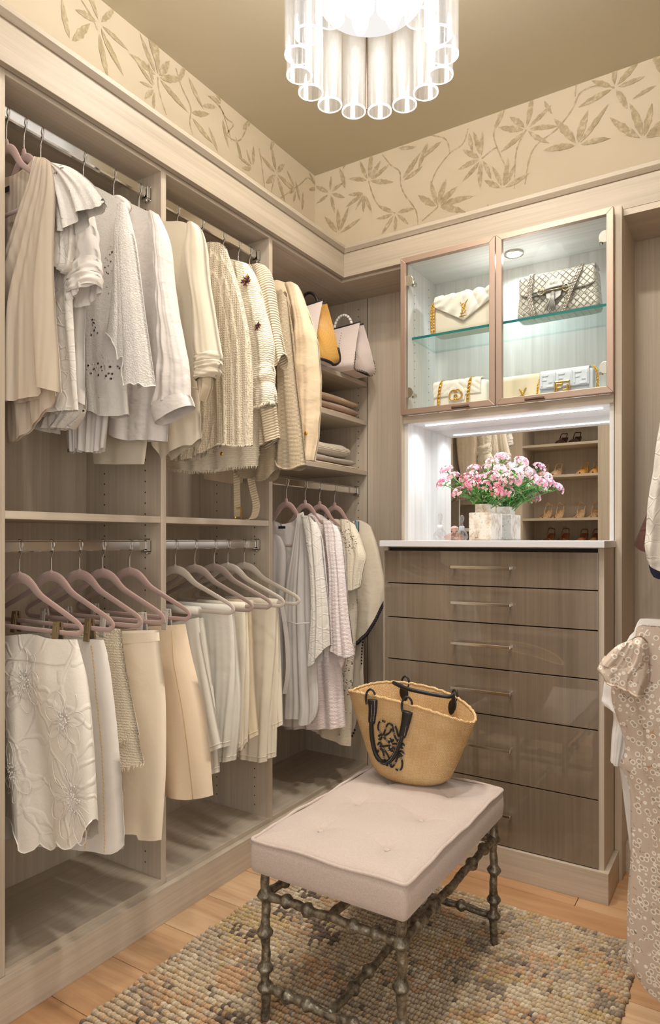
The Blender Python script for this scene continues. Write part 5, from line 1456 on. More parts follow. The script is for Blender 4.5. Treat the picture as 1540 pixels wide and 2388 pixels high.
# ================================================================ TOTES AND FOLDED KNITS IN THE CORNER BAY
q = NT('neoprene_blush')
vo = q.n('ShaderNodeTexVoronoi'); vo.inputs['Scale'].default_value = 190; vo.inputs['Randomness'].default_value = 0.0
q.l(q.pos(), vo.inputs['Vector'])
q.set(Base_Color=q.mix(q.math('LESS_THAN', vo.outputs['Distance'], 0.2), srgb(226, 211, 204), srgb(200, 184, 178)), Roughness=0.7)
neop = q.m
q = NT('neoprene_mustard')
vo = q.n('ShaderNodeTexVoronoi'); vo.inputs['Scale'].default_value = 190; vo.inputs['Randomness'].default_value = 0.0
q.l(q.pos(), vo.inputs['Vector'])
q.set(Base_Color=q.mix(q.math('LESS_THAN', vo.outputs['Distance'], 0.22), srgb(214, 166, 88), srgb(160, 112, 52)), Roughness=0.5)
must = q.m
def tote(label, x1, yc, gmat, edge, roped, zt):
    z0 = 1.7935; x0 = -1.775
    wb, wt = 0.098, 0.014
    t = thing('neoprene_tote', label, 'tote bag', ((x0 + x1) / 2, yc, z0), 'perforated totes on the corner shelf')
    m = MB(); lean = 0.015
    def sec(s, side, x):      # s: 0 base .. 1 top
        w = wb + (wt - wb) * s ** 0.9 + 0.010 * math.sin(PI * s)
        r = 0.030
        if s < 0.12: w -= r * (1 - s / 0.12) ** 2
        sag = -0.010 * s * math.sin(PI * min(1, max(0, (x - x0) / (x1 - x0)))) 
        return Vector((x - 0.028 * s + (-0.02 * (1 - s / 0.1) if s < 0.1 and x == x1 else 0), yc + side * w + lean * s, z0 + (zt - z0) * s + sag))
    for side in (-1, 1):
        m.grid([[sec(j / 14, side, x0 + (x1 - x0) * i / 8) for j in range(15)] for i in range(9)])
    m.grid([[sec(0, -1, x0), sec(0, 1, x0)], [sec(0, -1, x1), sec(0, 1, x1)]])
    m.grid([[sec(j / 14, -1, x0) for j in range(15)], [sec(j / 14, 1, x0) for j in range(15)]])
    m.build('tote_body', neop, t, smooth=True)
    gm = MB(); Gd = []
    for i in range(13):
        u = i / 12; row = []
        for j in range(15):
            s = j / 14
            p = sec(s, -1, x1).lerp(sec(s, 1, x1), u)
            inn = 0.075 * s ** 0.8 * (1 - abs(2 * u - 1) ** 1.3) - 0.016 * math.sin(PI * u) * (1 - s) ** 2
            row.append(p + Vector((-inn, 0, 0)))
        Gd.append(row)
    gm.grid(Gd); gm.build('gusset', gmat, t, smooth=True)
    # binding along the mouth and the foot of the gusset
    for side in (-1, 1):
        e = MB(); e.tube([sec(1, side, x0 + (x1 - x0) * i / 10) for i in range(11)], 0.0035, 7); e.build('edge_binding', black_edge, t, smooth=True)
    foot = [sec(0.30, -1, x1), sec(0.18, -1, x1), sec(0.08, -1, x1), sec(0.02, -1, x1)] + [Vector(Gd[i][0]) for i in range(1, 12)] + [sec(0.02, 1, x1), sec(0.08, 1, x1), sec(0.18, 1, x1), sec(0.30, 1, x1)]
    if edge:
        e = MB(); e.tube(spline(foot, 2), 0.0055, 7); e.build('edge_binding', black_edge, t, smooth=True)
    else:
        e = MB()
        for k in range(26):
            p = poly_at3(foot, k / 25); q2 = poly_at3(foot, min(1, k / 25 + 0.02)); e.tube([p + Vector((0.002, -0.003, 0.006)), q2 + Vector((0.003, 0.003, -0.002))], 0.0011, 4)
        for k in range(6):
            p = sec(0.85 - 0.06 * k, -1, x1 - 0.085); e.tube([p + Vector((0, -0.001, 0)), p + Vector((0.006, -0.001, -0.006))], 0.0011, 4)
        tag(e.build('whip_stitch', black_edge, t), kind='stuff')
    hx = (x0 + x1) / 2 + 0.08
    P = [Vector((hx + 0.045 * math.cos(a), yc + lean, zt - 0.014 + 0.062 * math.sin(a))) for a in [PI * k / 12 for k in range(13)]]
    hm = MB(); hm.tube(P, 0.0062, 8)
    hd = hm.build('handle', thread_w if roped else black_leather, t, smooth=True)
    if roped:
        e = MB()
        for k in range(1, 12): e.tube([P[k] + Vector((0, 0, 0)), P[k] + (P[k] - P[k - 1]) * 0.12], 0.0067, 8)
        tag(e.build('whip_stitch', black_edge, hd), kind='stuff')
    else:
        e = MB(); e.tube([sec(0.80, -1, x1 - 0.085) + Vector((0, -0.002, 0)), sec(0.68, -1, x1 - 0.092) + Vector((0, -0.002, 0))], 0.004, 6); e.build('strap_end', black_leather, t)
tote('blush perforated tote with mustard gusset and black edging on the corner shelf', -1.405, 2.205, must, True, False, 2.035)
tote('all-blush perforated tote with black whip stitching, at the right end of the corner shelf', -1.375, 2.445, neop, False, True, 2.010)
def folded(label, mat, x1, y0, y1, z, h, seed, group):
    rr = random.Random(seed); m = MB(); rows = []
    x0 = -1.76
    for i in range(25):
        u = i / 24; row = []
        y = y0 + (y1 - y0) * u
        sq = max(0.0, 1 - abs(2 * u - 1) ** 10) ** 0.5
        for k in range(22):
            a = 2 * PI * k / 22
            cx_, sz_ = math.cos(a), math.sin(a)
            e = 0.45
            x = (x0 + x1) / 2 + (x1 - x0) / 2 * abs(cx_) ** e * (1 if cx_ > 0 else -1) * (0.96 + 0.04 * sq)
            zz = z + h / 2 + h / 2 * abs(sz_) ** 0.75 * (1 if sz_ > 0 else -1) * (0.45 + 0.55 * sq)
            if sz_ > 0: zz += (0.05 * h) * math.sin(9 * u + seed) + 0.06 * h * math.sin(14 * cx_ + seed * 2)
            row.append((x, y, zz))
        rows.append(row)
    m.grid(rows, cv=True)
    n = 22; m.f.append(tuple(range(n))); m.mi.append(0); m.f.append(tuple(range(24 * n, 25 * n))); m.mi.append(0)
    t = thing('folded_sweater', label, 'sweater', ((x0 + x1) / 2, (y0 + y1) / 2, z), group)
    m.build('knit', mat, t, smooth=True)
    e = MB(); e.tube([(x1 - 0.004, y0 + 0.03 + (y1 - y0 - 0.06) * k / 12, z + h * 0.5 + 0.002 * math.sin(k * 1.3)) for k in range(13)], 0.0022, 6); e.build('fold_edge', mat, t, smooth=True)
k1 = cloth('knit_sand', srgb(214, 186, 152), 'knit', strength=0.4, scale=2.2); k2 = cloth('knit_blush', srgb(198, 170, 152), 'knit', strength=0.4, scale=2.2); k3 = cloth('knit_peach', srgb(222, 188, 156), 'plain')
k4 = cloth('knit_ivory', srgb(226, 214, 194), 'rib', strength=0.5, scale=1.4); k5 = cloth('knit_grey', srgb(196, 184, 170), 'knit', strength=0.4, scale=2.0); k6 = cloth('knit_cream', srgb(230, 212, 188), 'plain')
z = 1.6225
for lb, mt, h, y1, s in (('thin peach knit at the bottom of the tan stack on the middle shelf', k3, 0.012, 2.545, 1), ('folded taupe-pink sweater in the middle of the tan stack', k2, 0.036, 2.565, 2), ('folded sand sweater on top of the tan stack', k1, 0.032, 2.56, 3)):
    folded(lb, mt, -1.470, 2.14, y1, z, h, s, 'folded sweaters in the corner bay'); z += h * 0.98
z = 1.4025
for lb, mt, h, y1, s in (('thin cream knit at the bottom of the stack above the corner rod', k6, 0.014, 2.56, 4), ('folded grey sweater in the middle of the stack above the corner rod', k5, 0.030, 2.545, 5), ('chunky ivory ribbed sweater on top of the stack above the corner rod', k4, 0.056, 2.50, 6)):
    folded(lb, mt, -1.475, 2.08, y1, z, h, s, 'folded sweaters in the corner bay'); z += h * 0.98

# ================================================================ HANDBAGS IN THE GLASS CABINET
def rounded_block(x0, x1, y0, y1, z0, z1, r=0.012, taper=0.0, puff=0.0, n=6):
    """soft handbag body"""
    m = MB(); rings = []
    prof = [(-r, 0.0), (-r * 0.3, r * 0.3), (0, r)] + [(0, r + (z1 - z0 - 2 * r) * k / 8) for k in range(1, 9)] + [(-r * 0.3, z1 - z0 - r * 0.3), (-r, z1 - z0)]
    for off, dz in prof:
        s = dz / (z1 - z0)
        hx = (x1 - x0) / 2 + off - taper * s; hy = (y1 - y0) / 2 + off * 0.9 + puff * math.sin(PI * s)
        cx_, cy_ = (x0 + x1) / 2, (y0 + y1) / 2
        ring = []
        for sx, sy, a0 in ((1, -1, -90), (1, 1, 0), (-1, 1, 90), (-1, -1, 180)):
            for k in range(n):
                a = math.radians(a0 + 90 * k / (n - 1))
                ring.append((cx_ + sx * (hx - r) + r * math.cos(a), cy_ + sy * max(hy - r, 0.002) + r * math.sin(a), z0 + dz))
        rings.append(ring)
    m.grid(rings, cv=True)
    L = len(rings[0]); m.f.append(tuple(range(L))); m.mi.append(0); m.f.append(tuple(range(len(m.v) - L, len(m.v)))); m.mi.append(0)
    return m
def flap(x0, x1, yf, yb, zt, edge, th=0.005, puff=None, nu=30, nv=16):
    """leather flap: over the top and down the front to the line z = edge(u)"""
    m = MB(); A, B = [], []
    for i in range(nu + 1):
        u = i / nu; x = x0 + (x1 - x0) * u; ze = edge(u); a_, b_ = [], []
        for j in range(nv + 1):
            s = j / nv
            if s < 0.25:
                t = s / 0.25; y = yb + (yf + 0.006 - yb) * t; z = zt + 0.004 + 0.003 * math.sin(PI * t); nrm = Vector((0, 0, 1))
            elif s < 0.38:
                t = (s - 0.25) / 0.13; y = yf + 0.006 - 0.010 * math.sin(t * PI / 2); z = zt + 0.004 - 0.010 * (1 - math.cos(t * PI / 2)); nrm = Vector((0, -math.sin(t * PI / 2), math.cos(t * PI / 2)))
            else:
                t = (s - 0.38) / 0.62; y = yf - 0.004; z = zt - 0.006 + (ze - zt + 0.006) * t; nrm = Vector((0, -1, 0))
            h = th + (puff(u, s) if puff else 0)
            a_.append(Vector((x, y, z)) + nrm * h); b_.append(Vector((x, y, z)) + nrm * 0.0005)
        A.append(a_); B.append(b_)
    m.grid(A); m.grid(B)
    n1 = nv + 1; o = (nu + 1) * n1
    for i in range(nu): m.f.append((i * n1 + nv, (i + 1) * n1 + nv, o + (i + 1) * n1 + nv, o + i * n1 + nv)); m.mi.append(0)
    for i in (0, nu):
        for j in range(nv): m.f.append((i * n1 + j, i * n1 + j + 1, o + i * n1 + j + 1, o + i * n1 + j)); m.mi.append(0)
    return m
def chain(pts, link=0.0075, r=0.0013, double=False):
    m = MB(); P = spline(pts, 8); L = sum((b - a).length for a, b in zip(P, P[1:])); n = max(3, int(L / (link * 0.62)))
    for k in range(n):
        c = poly_at3(P, (k + 0.5) / n); c2 = poly_at3(P, min(1, (k + 0.7) / n)); d = (c2 - c)
        d = d.normalized() if d.length > 1e-6 else Vector((0, 0, -1))
        s = d.orthogonal().normalized(); w = d.cross(s); 
        if k % 2: s, w = w, s
        s = (s + w * 0.5).normalized()
        m.tube([c + d * link * 0.5 * math.cos(a) + s * link * 0.36 * math.sin(a) for a in [2 * PI * i / 9 for i in range(9)]], r, 5, closed=True)
    return m
def text_mesh(name, txt, size, mat, parent, loc, rotx=90, depth=0.0015, shear=0, spacing=1.0, scalex=1.0, rz=0):
    cu = bpy.data.curves.new(name, 'FONT'); cu.body = txt; cu.size = size; cu.extrude = depth; cu.align_x = 'CENTER'; cu.align_y = 'CENTER'; cu.shear = shear; cu.space_character = spacing; cu.resolution_u = 3
    cu.bevel_depth = depth * 0.3
    o = bpy.data.objects.new(name, cu); C.objects.link(o)
    dg = bpy.context.evaluated_depsgraph_get(); me = bpy.data.meshes.new_from_object(o.evaluated_get(dg)); bpy.data.objects.remove(o); bpy.data.curves.remove(cu)
    me.name = name; me.materials.clear(); me.materials.append(mat)
    o = bpy.data.objects.new(name, me); C.objects.link(o)
    off = Vector((0, 0, 0)); p = parent
    while p is not None: off += p.location; p = p.parent
    o.parent = parent; o.location = Vector(loc) - off; o.rotation_euler = (math.radians(rotx), math.radians(rz), 0); o.scale = (scalex, 1, 1)
    return o
SHZ, BOT = 1.8782, 1.5685
wl = NT('white_quilted_leather'); wl.set(Base_Color=srgb(238, 232, 220), Roughness=0.42); wl.bump(wl.noise(wl.pos(), 160, 3, 0.6), 0.08, 0.001); white_leather = wl.m
cl_ = plain('cream_smooth_leather', srgb(232, 218, 188), 0.45)
body_leather = plain('ivory_body_leather', srgb(226, 216, 198), 0.45)
blue_leather = plain('ice_blue_leather', srgb(214, 222, 232), 0.42)

# puffer bag with V flap, upper left
x0, x1, yf, yb, zt = -1.050, -0.800, 2.395, 2.465, SHZ + 0.137
hb = thing('handbag', 'white puffer handbag with V flap, gold letters and gold chains on the glass shelf', 'handbag', ((x0 + x1) / 2, (yf + yb) / 2, SHZ), 'handbags in the glass cabinet')
rounded_block(x0, x1, yf, yb, SHZ, zt, 0.014).build('bag_body', body_leather, hb, smooth=True)
vq = lambda u, s: 0.007 * abs(math.sin(PI * (u * 5 + (0.9 * s if u < 0.5 else -0.9 * s)))) ** 0.6 * min(1, 4 * (1 - s) + 0.15) + 0.002 * math.sin(31 * u + 14 * s)
flap(x0 + 0.010, x1 - 0.010, yf, yb, zt, lambda u: zt - 0.030 - 0.068 * (1 - abs(2 * u - 1)), 0.006, vq, 60, 26).build('flap', white_leather, hb, smooth=True)
xm = (x0 + x1) / 2 + 0.004
em = MB()
def stroke(mb, pts, w, y, d=0.003): mb.tube(spline([(a, y, b) for a, b in pts], 5), w, 6, flat=0.7, up=(0, 1, 0))
zc = zt - 0.058; yy = yf - 0.019
stroke(em, [(xm - 0.012, zc + 0.026), (xm - 0.002, zc + 0.010), (xm - 0.006, zc - 0.012)], 0.0022, yy); stroke(em, [(xm + 0.018, zc + 0.032), (xm + 0.004, zc + 0.012), (xm - 0.008, zc - 0.022)], 0.0020, yy)
stroke(em, [(xm + 0.010, zc + 0.012), (xm + 0.002, zc + 0.018), (xm - 0.004, zc + 0.010), (xm + 0.004, zc + 0.002), (xm + 0.010, zc - 0.008), (xm + 0.002, zc - 0.018), (xm - 0.010, zc - 0.016)], 0.0022, yy - 0.003)
stroke(em, [(xm - 0.004, zc + 0.004), (xm - 0.008, zc - 0.024), (xm - 0.014, zc - 0.028), (xm + 0.014, zc - 0.026)], 0.0018, yy - 0.001)
em.build('gold_emblem', gold, hb, smooth=True)
for x in (x0 + 0.004, x1 - 0.006):
    for dx in (0, 0.010):
        chain([(x + dx, yf + 0.01, zt - 0.002), (x - 0.006 + dx, yf - 0.012, zt - 0.03), (x - 0.006 + dx, yf - 0.014, SHZ + 0.03), (x - 0.004 + dx, yf - 0.012, SHZ + 0.006)], 0.009, 0.0016).build('chain', gold, hb, smooth=True)

# silver embossed bag with tassel, upper right
x0, x1, yf, yb, zt = -0.726, -0.444, 2.385, 2.465, SHZ + 0.146
hb = thing('handbag', 'silver monogram-embossed handbag with a tassel clasp and chain strap on the glass shelf', 'handbag', ((x0 + x1) / 2, (yf + yb) / 2, SHZ), 'handbags in the glass cabinet')
sl = NT('silver_embossed_leather')
vo = sl.n('ShaderNodeTexVoronoi', feature='DISTANCE_TO_EDGE'); vo.inputs['Scale'].default_value = 62; vo.inputs['Randomness'].default_value = 0.0
sl.l(sl.pos((1, 0.02, 1), (0, math.radians(45), 0)), vo.inputs['Vector'])
hh = sl.ramp(vo.outputs['Distance'], [(0.0, (0, 0, 0, 1)), (0.12, (1, 1, 1, 1))])
sl.set(Base_Color=sl.mix(hh, srgb(172, 166, 156), srgb(206, 202, 192)), Metallic=0.35, Roughness=0.35); sl.bump(hh, 0.6, 0.003)
silver_leather = sl.m
grey_leather = plain('silver_plain_leather', srgb(188, 186, 182), 0.35, 0.4)
rounded_block(x0, x1, yf, yb, SHZ, zt, 0.014, taper=0.012).build('bag_body', silver_leather, hb, smooth=True)
flap(x0 + 0.014, x1 - 0.014, yf, yb, zt, lambda u: zt - 0.058 - 0.012 * (1 - (2 * u - 1) ** 8) , 0.004, None, 40, 16).build('flap', silver_leather, hb, smooth=True)
gl = []
for r_ in range(7):
    for c_ in range(12):
        gx = x0 + 0.026 + 0.0215 * c_ + (0.01075 if r_ % 2 else 0); gz = SHZ + 0.020 + 0.0185 * r_
        if gx < x1 - 0.018: gl.append((gx, gz))
m = MB()
for gx, gz in gl:
    yy = yf - (0.0062 if gz > zt - 0.062 else 0.0006)
    for sx in (-1, 1):
        P = [(gx + sx * (0.0024 + 0.0026 * math.cos(a)), yy, gz + sx * 0.0006 + 0.0034 * math.sin(a)) for a in [math.radians(40 + 280 * k / 8) for k in range(9)]]
        P += [(gx + sx * 0.0046, yy, gz - 0.0004), (gx + sx * 0.0026, yy, gz - 0.0004)]
        m.tube(P, 0.0006, 4)
tag(m.build('monogram_embossing', plain('embossed_shadow', srgb(150, 144, 134), 0.4, 0.3), hb), kind='stuff')
m = MB()
yt = yf - 0.011; zc = zt - 0.066; xm = (x0 + x1) / 2 - 0.006
m.prism([(-0.030, 0.012), (-0.026, 0.030), (-0.010, 0.040), (0.014, 0.040), (0.028, 0.030), (0.032, 0.010), (0.024, -0.022), (0.0, -0.036), (-0.024, -0.024)], (xm, yt - 0.002, zc), (1, 0, 0), (0, 0, 1), (0, -1, 0), 0.004)
tg = m.build('clasp_tongue', grey_leather, hb, bevel=0.0015)
text_mesh('clasp_lettering', 'GUCCI', 0.009, plain('clasp_print', srgb(132, 130, 128), 0.5), tg, (xm + 0.001, yt - 0.0065, zc + 0.024), depth=0.0002)
m = MB()
for z_, a_ in ((zc + 0.006, 0.075), (zc - 0.004, 0.075)): m.tube([(xm - a_, yt - 0.006, z_ - 0.006), (xm, yt - 0.010, z_ + 0.002), (xm + a_, yt - 0.006, z_ + 0.006)], 0.0028, 6)
m.build('clasp_strap', plain('clasp_strap_grey', srgb(120, 120, 124), 0.4), hb, smooth=True)
m = MB()
for sx in (-1, 1):
    c = Vector((xm + sx * 0.042, yt - 0.011, zc))
    m.tube([c + Vector((0.011 * math.cos(a), 0, 0.011 * math.sin(a))) for a in [2 * PI * k / 16 for k in range(16)]], 0.0018, 6, closed=True)
m.tube([(xm - 0.042, yt - 0.013, zc), (xm, yt - 0.015, zc - 0.001), (xm + 0.042, yt - 0.013, zc)], 0.0022, 6)
m.build('horse_bit', plain('pale_gold', srgb(214, 196, 150), 0.25, 1.0), hb, smooth=True)
m = MB(); rr = random.Random(4)
for k in range(26):
    a = rr.uniform(-1, 1); b_ = rr.uniform(-1, 0.2)
    m.tube([(xm + a * 0.003, yt - 0.014, zc - 0.006), (xm + a * 0.008 - 0.004, yt - 0.016 + b_ * 0.003, zc - 0.032), (xm + a * 0.020 - 0.010, yt - 0.015 + b_ * 0.004, zc - 0.066 - rr.random() * 0.006)], 0.0014, 5)
tag(m.build('tassel', grey_leather, hb, smooth=True), kind='stuff')
for x, xe in ((x0 + 0.055, x0 + 0.050), (x1 - 0.062, x1 - 0.090)):
    for dx in (0, 0.008): chain([(x + dx, yf + 0.02, zt + 0.012), (x + dx, yf - 0.014, zt - 0.004), (xe + dx, yf - 0.020, zt - 0.07), (xe + dx - (0.03 if x > -0.6 else -0.012), yf - 0.016, SHZ + 0.006)], 0.009, 0.0015).build('chain', silver, hb, smooth=True)

# white chevron bag with interlocking gold letters, lower left
x0, x1, yf, yb, zt = -1.046, -0.832, 2.385, 2.445, BOT + 0.122
hb = thing('handbag', 'white chevron-quilted handbag with interlocking gold letters behind the left glass door', 'handbag', ((x0 + x1) / 2, (yf + yb) / 2, BOT), 'handbags in the glass cabinet')
rounded_block(x0, x1, yf, yb, BOT, zt, 0.012, puff=0.004).build('bag_body', white_leather, hb, smooth=True)
chev = lambda u, s: 0.003 * abs(math.sin(PI * (abs(2 * u - 1) * 3 - s * 3.2))) ** 0.5 * min(1, 5 * (1 - s) + 0.1)
flap(x0 + 0.004, x1 - 0.022, yf, yb, zt, lambda u: zt - 0.052 - (0.020 if 0.33 < u < 0.67 else 0) , 0.004, chev, 50, 26).build('flap', white_leather, hb, smooth=True)
m = MB(); xm = (x0 + x1) / 2 - 0.010; zc = zt - 0.052; yy = yf - 0.014
for sx in (-1, 1):
    c = (xm + sx * 0.0085, zc)
    m.tube([(c[0] + sx * -1 * 0.0 + 0.0165 * math.cos(a) * (1 if sx < 0 else -1), yy - (0.002 if sx > 0 else 0), c[1] + 0.0185 * math.sin(a)) for a in [math.radians(32 + 296 * k / 22) for k in range(23)]], 0.0026, 7)
    ex = c[0] + 0.0165 * math.cos(math.radians(-32)) * (1 if sx < 0 else -1)
    m.tube([(ex, yy, c[1] - 0.009), (ex, yy, c[1] + 0.001), (ex - 0.008 * (1 if sx < 0 else -1), yy, c[1] + 0.001)], 0.0024, 6)
m.build('gold_emblem', gold, hb, smooth=True)
for x in (x0 + 0.040, x1 - 0.058):
    chain([(x, yf + 0.025, zt + 0.010), (x - 0.002, yf - 0.010, zt + 0.002), (x - 0.010, yf - 0.016, zt - 0.05), (x - 0.012, yf - 0.016, BOT + 0.012)], 0.011, 0.0019).build('chain', gold, hb, smooth=True)

# cream flap bag with gold letters, lower middle
x0, x1, yf, yb, zt = -0.812, -0.600, 2.465, 2.515, BOT + 0.128
hb = thing('handbag', 'plain cream handbag with small gold letters, set back between the white and ice-blue bags', 'handbag', ((x0 + x1) / 2, (yf + yb) / 2, BOT), 'handbags in the glass cabinet')
rounded_block(x0, x1, yf, yb, BOT, zt, 0.010).build('bag_body', cl_, hb, smooth=True)
flap(x0 + 0.002, x1 - 0.002, yf, yb, zt, lambda u: zt - 0.085, 0.004).build('flap', cl_, hb, smooth=True)
xm, zc, yy = -0.722, BOT + 0.060, yf - 0.012
em = MB()
stroke(em, [(xm - 0.012, zc + 0.022), (xm - 0.003, zc + 0.006), (xm - 0.006, zc - 0.014)], 0.0026, yy); stroke(em, [(xm + 0.012, zc + 0.024), (xm + 0.002, zc + 0.006), (xm - 0.004, zc - 0.020)], 0.0026, yy)
stroke(em, [(xm + 0.006, zc + 0.006), (xm - 0.003, zc + 0.008), (xm + 0.006, zc - 0.006), (xm - 0.002, zc - 0.018), (xm - 0.010, zc - 0.014)], 0.0026, yy - 0.003); stroke(em, [(xm - 0.008, zc - 0.002), (xm - 0.010, zc - 0.026), (xm + 0.010, zc - 0.026)], 0.0022, yy - 0.001)
em.build('gold_emblem', gold, hb, smooth=True)

# ice blue embossed bag, lower right
x0, x1, yf, yb, zt = -0.640, -0.462, 2.375, 2.420, BOT + 0.110
hb = thing('handbag', 'ice-blue handbag with embossed letter squares and a square gold clasp behind the right glass door', 'handbag', ((x0 + x1) / 2, (yf + yb) / 2, BOT), 'handbags in the glass cabinet')
rounded_block(x0, x1, yf, yb, BOT, zt, 0.008).build('bag_body', blue_leather, hb, smooth=True)
fl = flap(x0 + 0.002, x1 - 0.012, yf, yb, zt, lambda u: zt - 0.058, 0.004).build('flap', blue_leather, hb, smooth=True)
def ff(mb, cx_, cz_, s, y, d):
    for sx, ox, oz in ((1, -0.32, 0.0), (-1, 0.32, -0.12)):
        w = 0.15 * s
        X = cx_ + ox * s; Z = cz_ + oz * s
        vx = X - sx * 0.22 * s
        mb.box(vx - w / 2, vx + w / 2, y - d, y, Z - 0.55 * s, Z + 0.55 * s)
        for q_, ln in (((0.48 if sx > 0 else -0.48), 0.62), (0.06 * sx, 0.45)):
            mb.box(min(vx, vx + sx * ln * s), max(vx, vx + sx * ln * s), y - d, y, Z + q_ * s - w / 2, Z + q_ * s + w / 2)
m = MB(); lx = (x1 - 0.012 - x0 - 0.002) / 3
for k in range(3): ff(m, x0 + 0.002 + lx * (k + 0.5), zt - 0.030, 0.036, yf - 0.0075, 0.003)
m.build('embossed_letters', blue_leather, fl, bevel=0.001)
m = MB()
for k in (1, 2): m.box(x0 + 0.002 + lx * k - 0.0008, x0 + 0.002 + lx * k + 0.0008, yf - 0.0088, yf - 0.0075, zt - 0.056, zt - 0.004)
m.build('panel_seam', plain('ice_blue_seam', srgb(168, 176, 188), 0.6), fl)
xm, zc = (x0 + x1) / 2 - 0.010, zt - 0.064
m = MB(); s = 0.024
for a in (((xm - s, zc - s), (xm + s, zc - s)), ((xm + s, zc - s), (xm + s, zc + s)), ((xm + s, zc + s), (xm - s, zc + s)), ((xm - s, zc + s), (xm - s, zc - s))):
    (xa, za), (xb, zb) = a; m.box(min(xa, xb) - 0.002, max(xa, xb) + 0.002, yf - 0.014, yf - 0.009, min(za, zb) - 0.002, max(za, zb) + 0.002)
ff(m, xm, zc + 0.001, 0.032, yf - 0.010, 0.004)
m.build('gold_clasp', gold, hb, bevel=0.0008)
chain([(x0 + 0.045, yb - 0.01, zt + 0.014), (x0 + 0.01, yb - 0.01, zt + 0.006), (x0 - 0.006, yf + 0.01, zt - 0.03), (x0 - 0.008, yf - 0.004, BOT + 0.01)], 0.008, 0.0015).build('chain', gold, hb, smooth=True)
chain([(x1 - 0.002, yf + 0.012, zt + 0.006), (x1 + 0.010, yf + 0.01, zt - 0.02), (x1 + 0.012, yf + 0.006, BOT + 0.012)], 0.008, 0.0015).build('chain', gold, hb, smooth=True)

# ================================================================ ON THE COUNTER
CT = 1.0955
q = NT('travertine_glaze')
n1 = q.noise(q.pos(), 22, 5, 0.7); n2 = q.noise(q.pos(), 130, 2, 0.5)
spots = q.ramp(n2, [(0.66, (1, 1, 1, 1)), (0.72, (0.32, 0.27, 0.22, 1))])
q.set(Base_Color=q.mix(1.0, q.ramp(n1, [(0.36, srgb(190, 168, 140)), (0.55, srgb(232, 224, 212))]), spots, 'MULTIPLY'), Roughness=0.3); q.bump(n1, 0.2, 0.002)
vase_m = q.m
vs = thing('block_vase', 'blocky off-white speckled ceramic vase on the counter', 'vase', (-0.852, 2.426, CT))
m = MB(); m.box(-0.894, -0.810, 2.360, 2.493, CT, 1.198); m.build('vase_body', vase_m, vs, bevel=0.004)
m = MB()
def ring4(a, b, z): return [(-0.852 - a, 2.420 - b, z), (-0.852 + a, 2.420 - b, z), (-0.852 + a, 2.420 + b, z), (-0.852 - a, 2.420 + b, z)]
m.grid([ring4(0.027, 0.034, 1.197), ring4(0.027, 0.034, 1.230), ring4(0.023, 0.030, 1.230), ring4(0.023, 0.030, 1.20)], cv=True)
m.build('vase_neck', vase_m, vs, bevel=0.002)

green = plain('leaf_green', srgb(98, 158, 66), 0.5); dgreen = plain('stem_green', srgb(96, 146, 78), 0.5)
petals = [plain('petal_pink', srgb(240, 164, 190), 0.6), plain('petal_blush', srgb(248, 206, 212), 0.6), plain('petal_rose', srgb(222, 104, 140), 0.6), plain('petal_lilac_white', srgb(250, 228, 238), 0.6)]
bq_ = thing('bouquet', 'bunch of pink and white sweet william flowers in the block vase', 'flowers', (-0.852, 2.42, 1.20))
def flower_head_mesh(seed, pal):
    rr = random.Random(seed); m = MB()
    for k in range(38):
        ph = math.acos(1 - rr.random() * 0.95); th_ = rr.random() * 6.28
        nrm = Vector((math.sin(ph) * math.cos(th_), math.sin(ph) * math.sin(th_), math.cos(ph)))
        c = Vector((nrm.x * 0.027, nrm.y * 0.027, nrm.z * 0.020))
        t1 = nrm.orthogonal().normalized(); t2 = nrm.cross(t1); a0 = rr.random() * 6
        m.cur = rr.choice(pal); r = rr.uniform(0.0050, 0.0074)
        for p in range(5):
            a = a0 + 2 * PI * p / 5; d = t1 * math.cos(a) + t2 * math.sin(a); s = nrm.cross(d)
            up_ = nrm * r * 0.25
            m.add([c, c + d * r * 0.6 + s * r * 0.34 + up_, c + d * r + s * r * 0.20 + up_ * rr.uniform(-0.4, 1.2), c + d * r * 0.92 + up_ * 0.2, c + d * r - s * r * 0.20 + up_ * rr.uniform(-0.4, 1.2), c + d * r * 0.6 - s * r * 0.34 + up_], [(0, 1, 2, 3), (0, 3, 4, 5)])
    return m
def head(seed, pal, pos, tilt):
    m = flower_head_mesh(seed, pal)
    T = tilt.normalized(); q_ = Vector((0, 0, 1)).rotation_difference(T)
    m.v = [tuple(q_ @ Vector(p) + pos) for p in m.v]
    o = m.build('flower_head', petals, bq_)
    g = MB(); rr = random.Random(seed + 50)
    for k in range(12):
        a = 2 * PI * k / 12 + rr.random(); d = q_ @ Vector((math.cos(a), math.sin(a), rr.uniform(-0.3, 0.5))).normalized(); s = d.cross(T).normalized() * 0.0016
        b0 = pos - T * 0.008; e = b0 + d * rr.uniform(0.018, 0.03)
        g.add([b0 + s, b0 + d * 0.012 + s * 1.5, e, b0 + d * 0.012 - s * 1.5, b0 - s], [(0, 1, 2, 3, 4)])
    tag(g.build('sepal', green, o), kind='stuff')
    return o
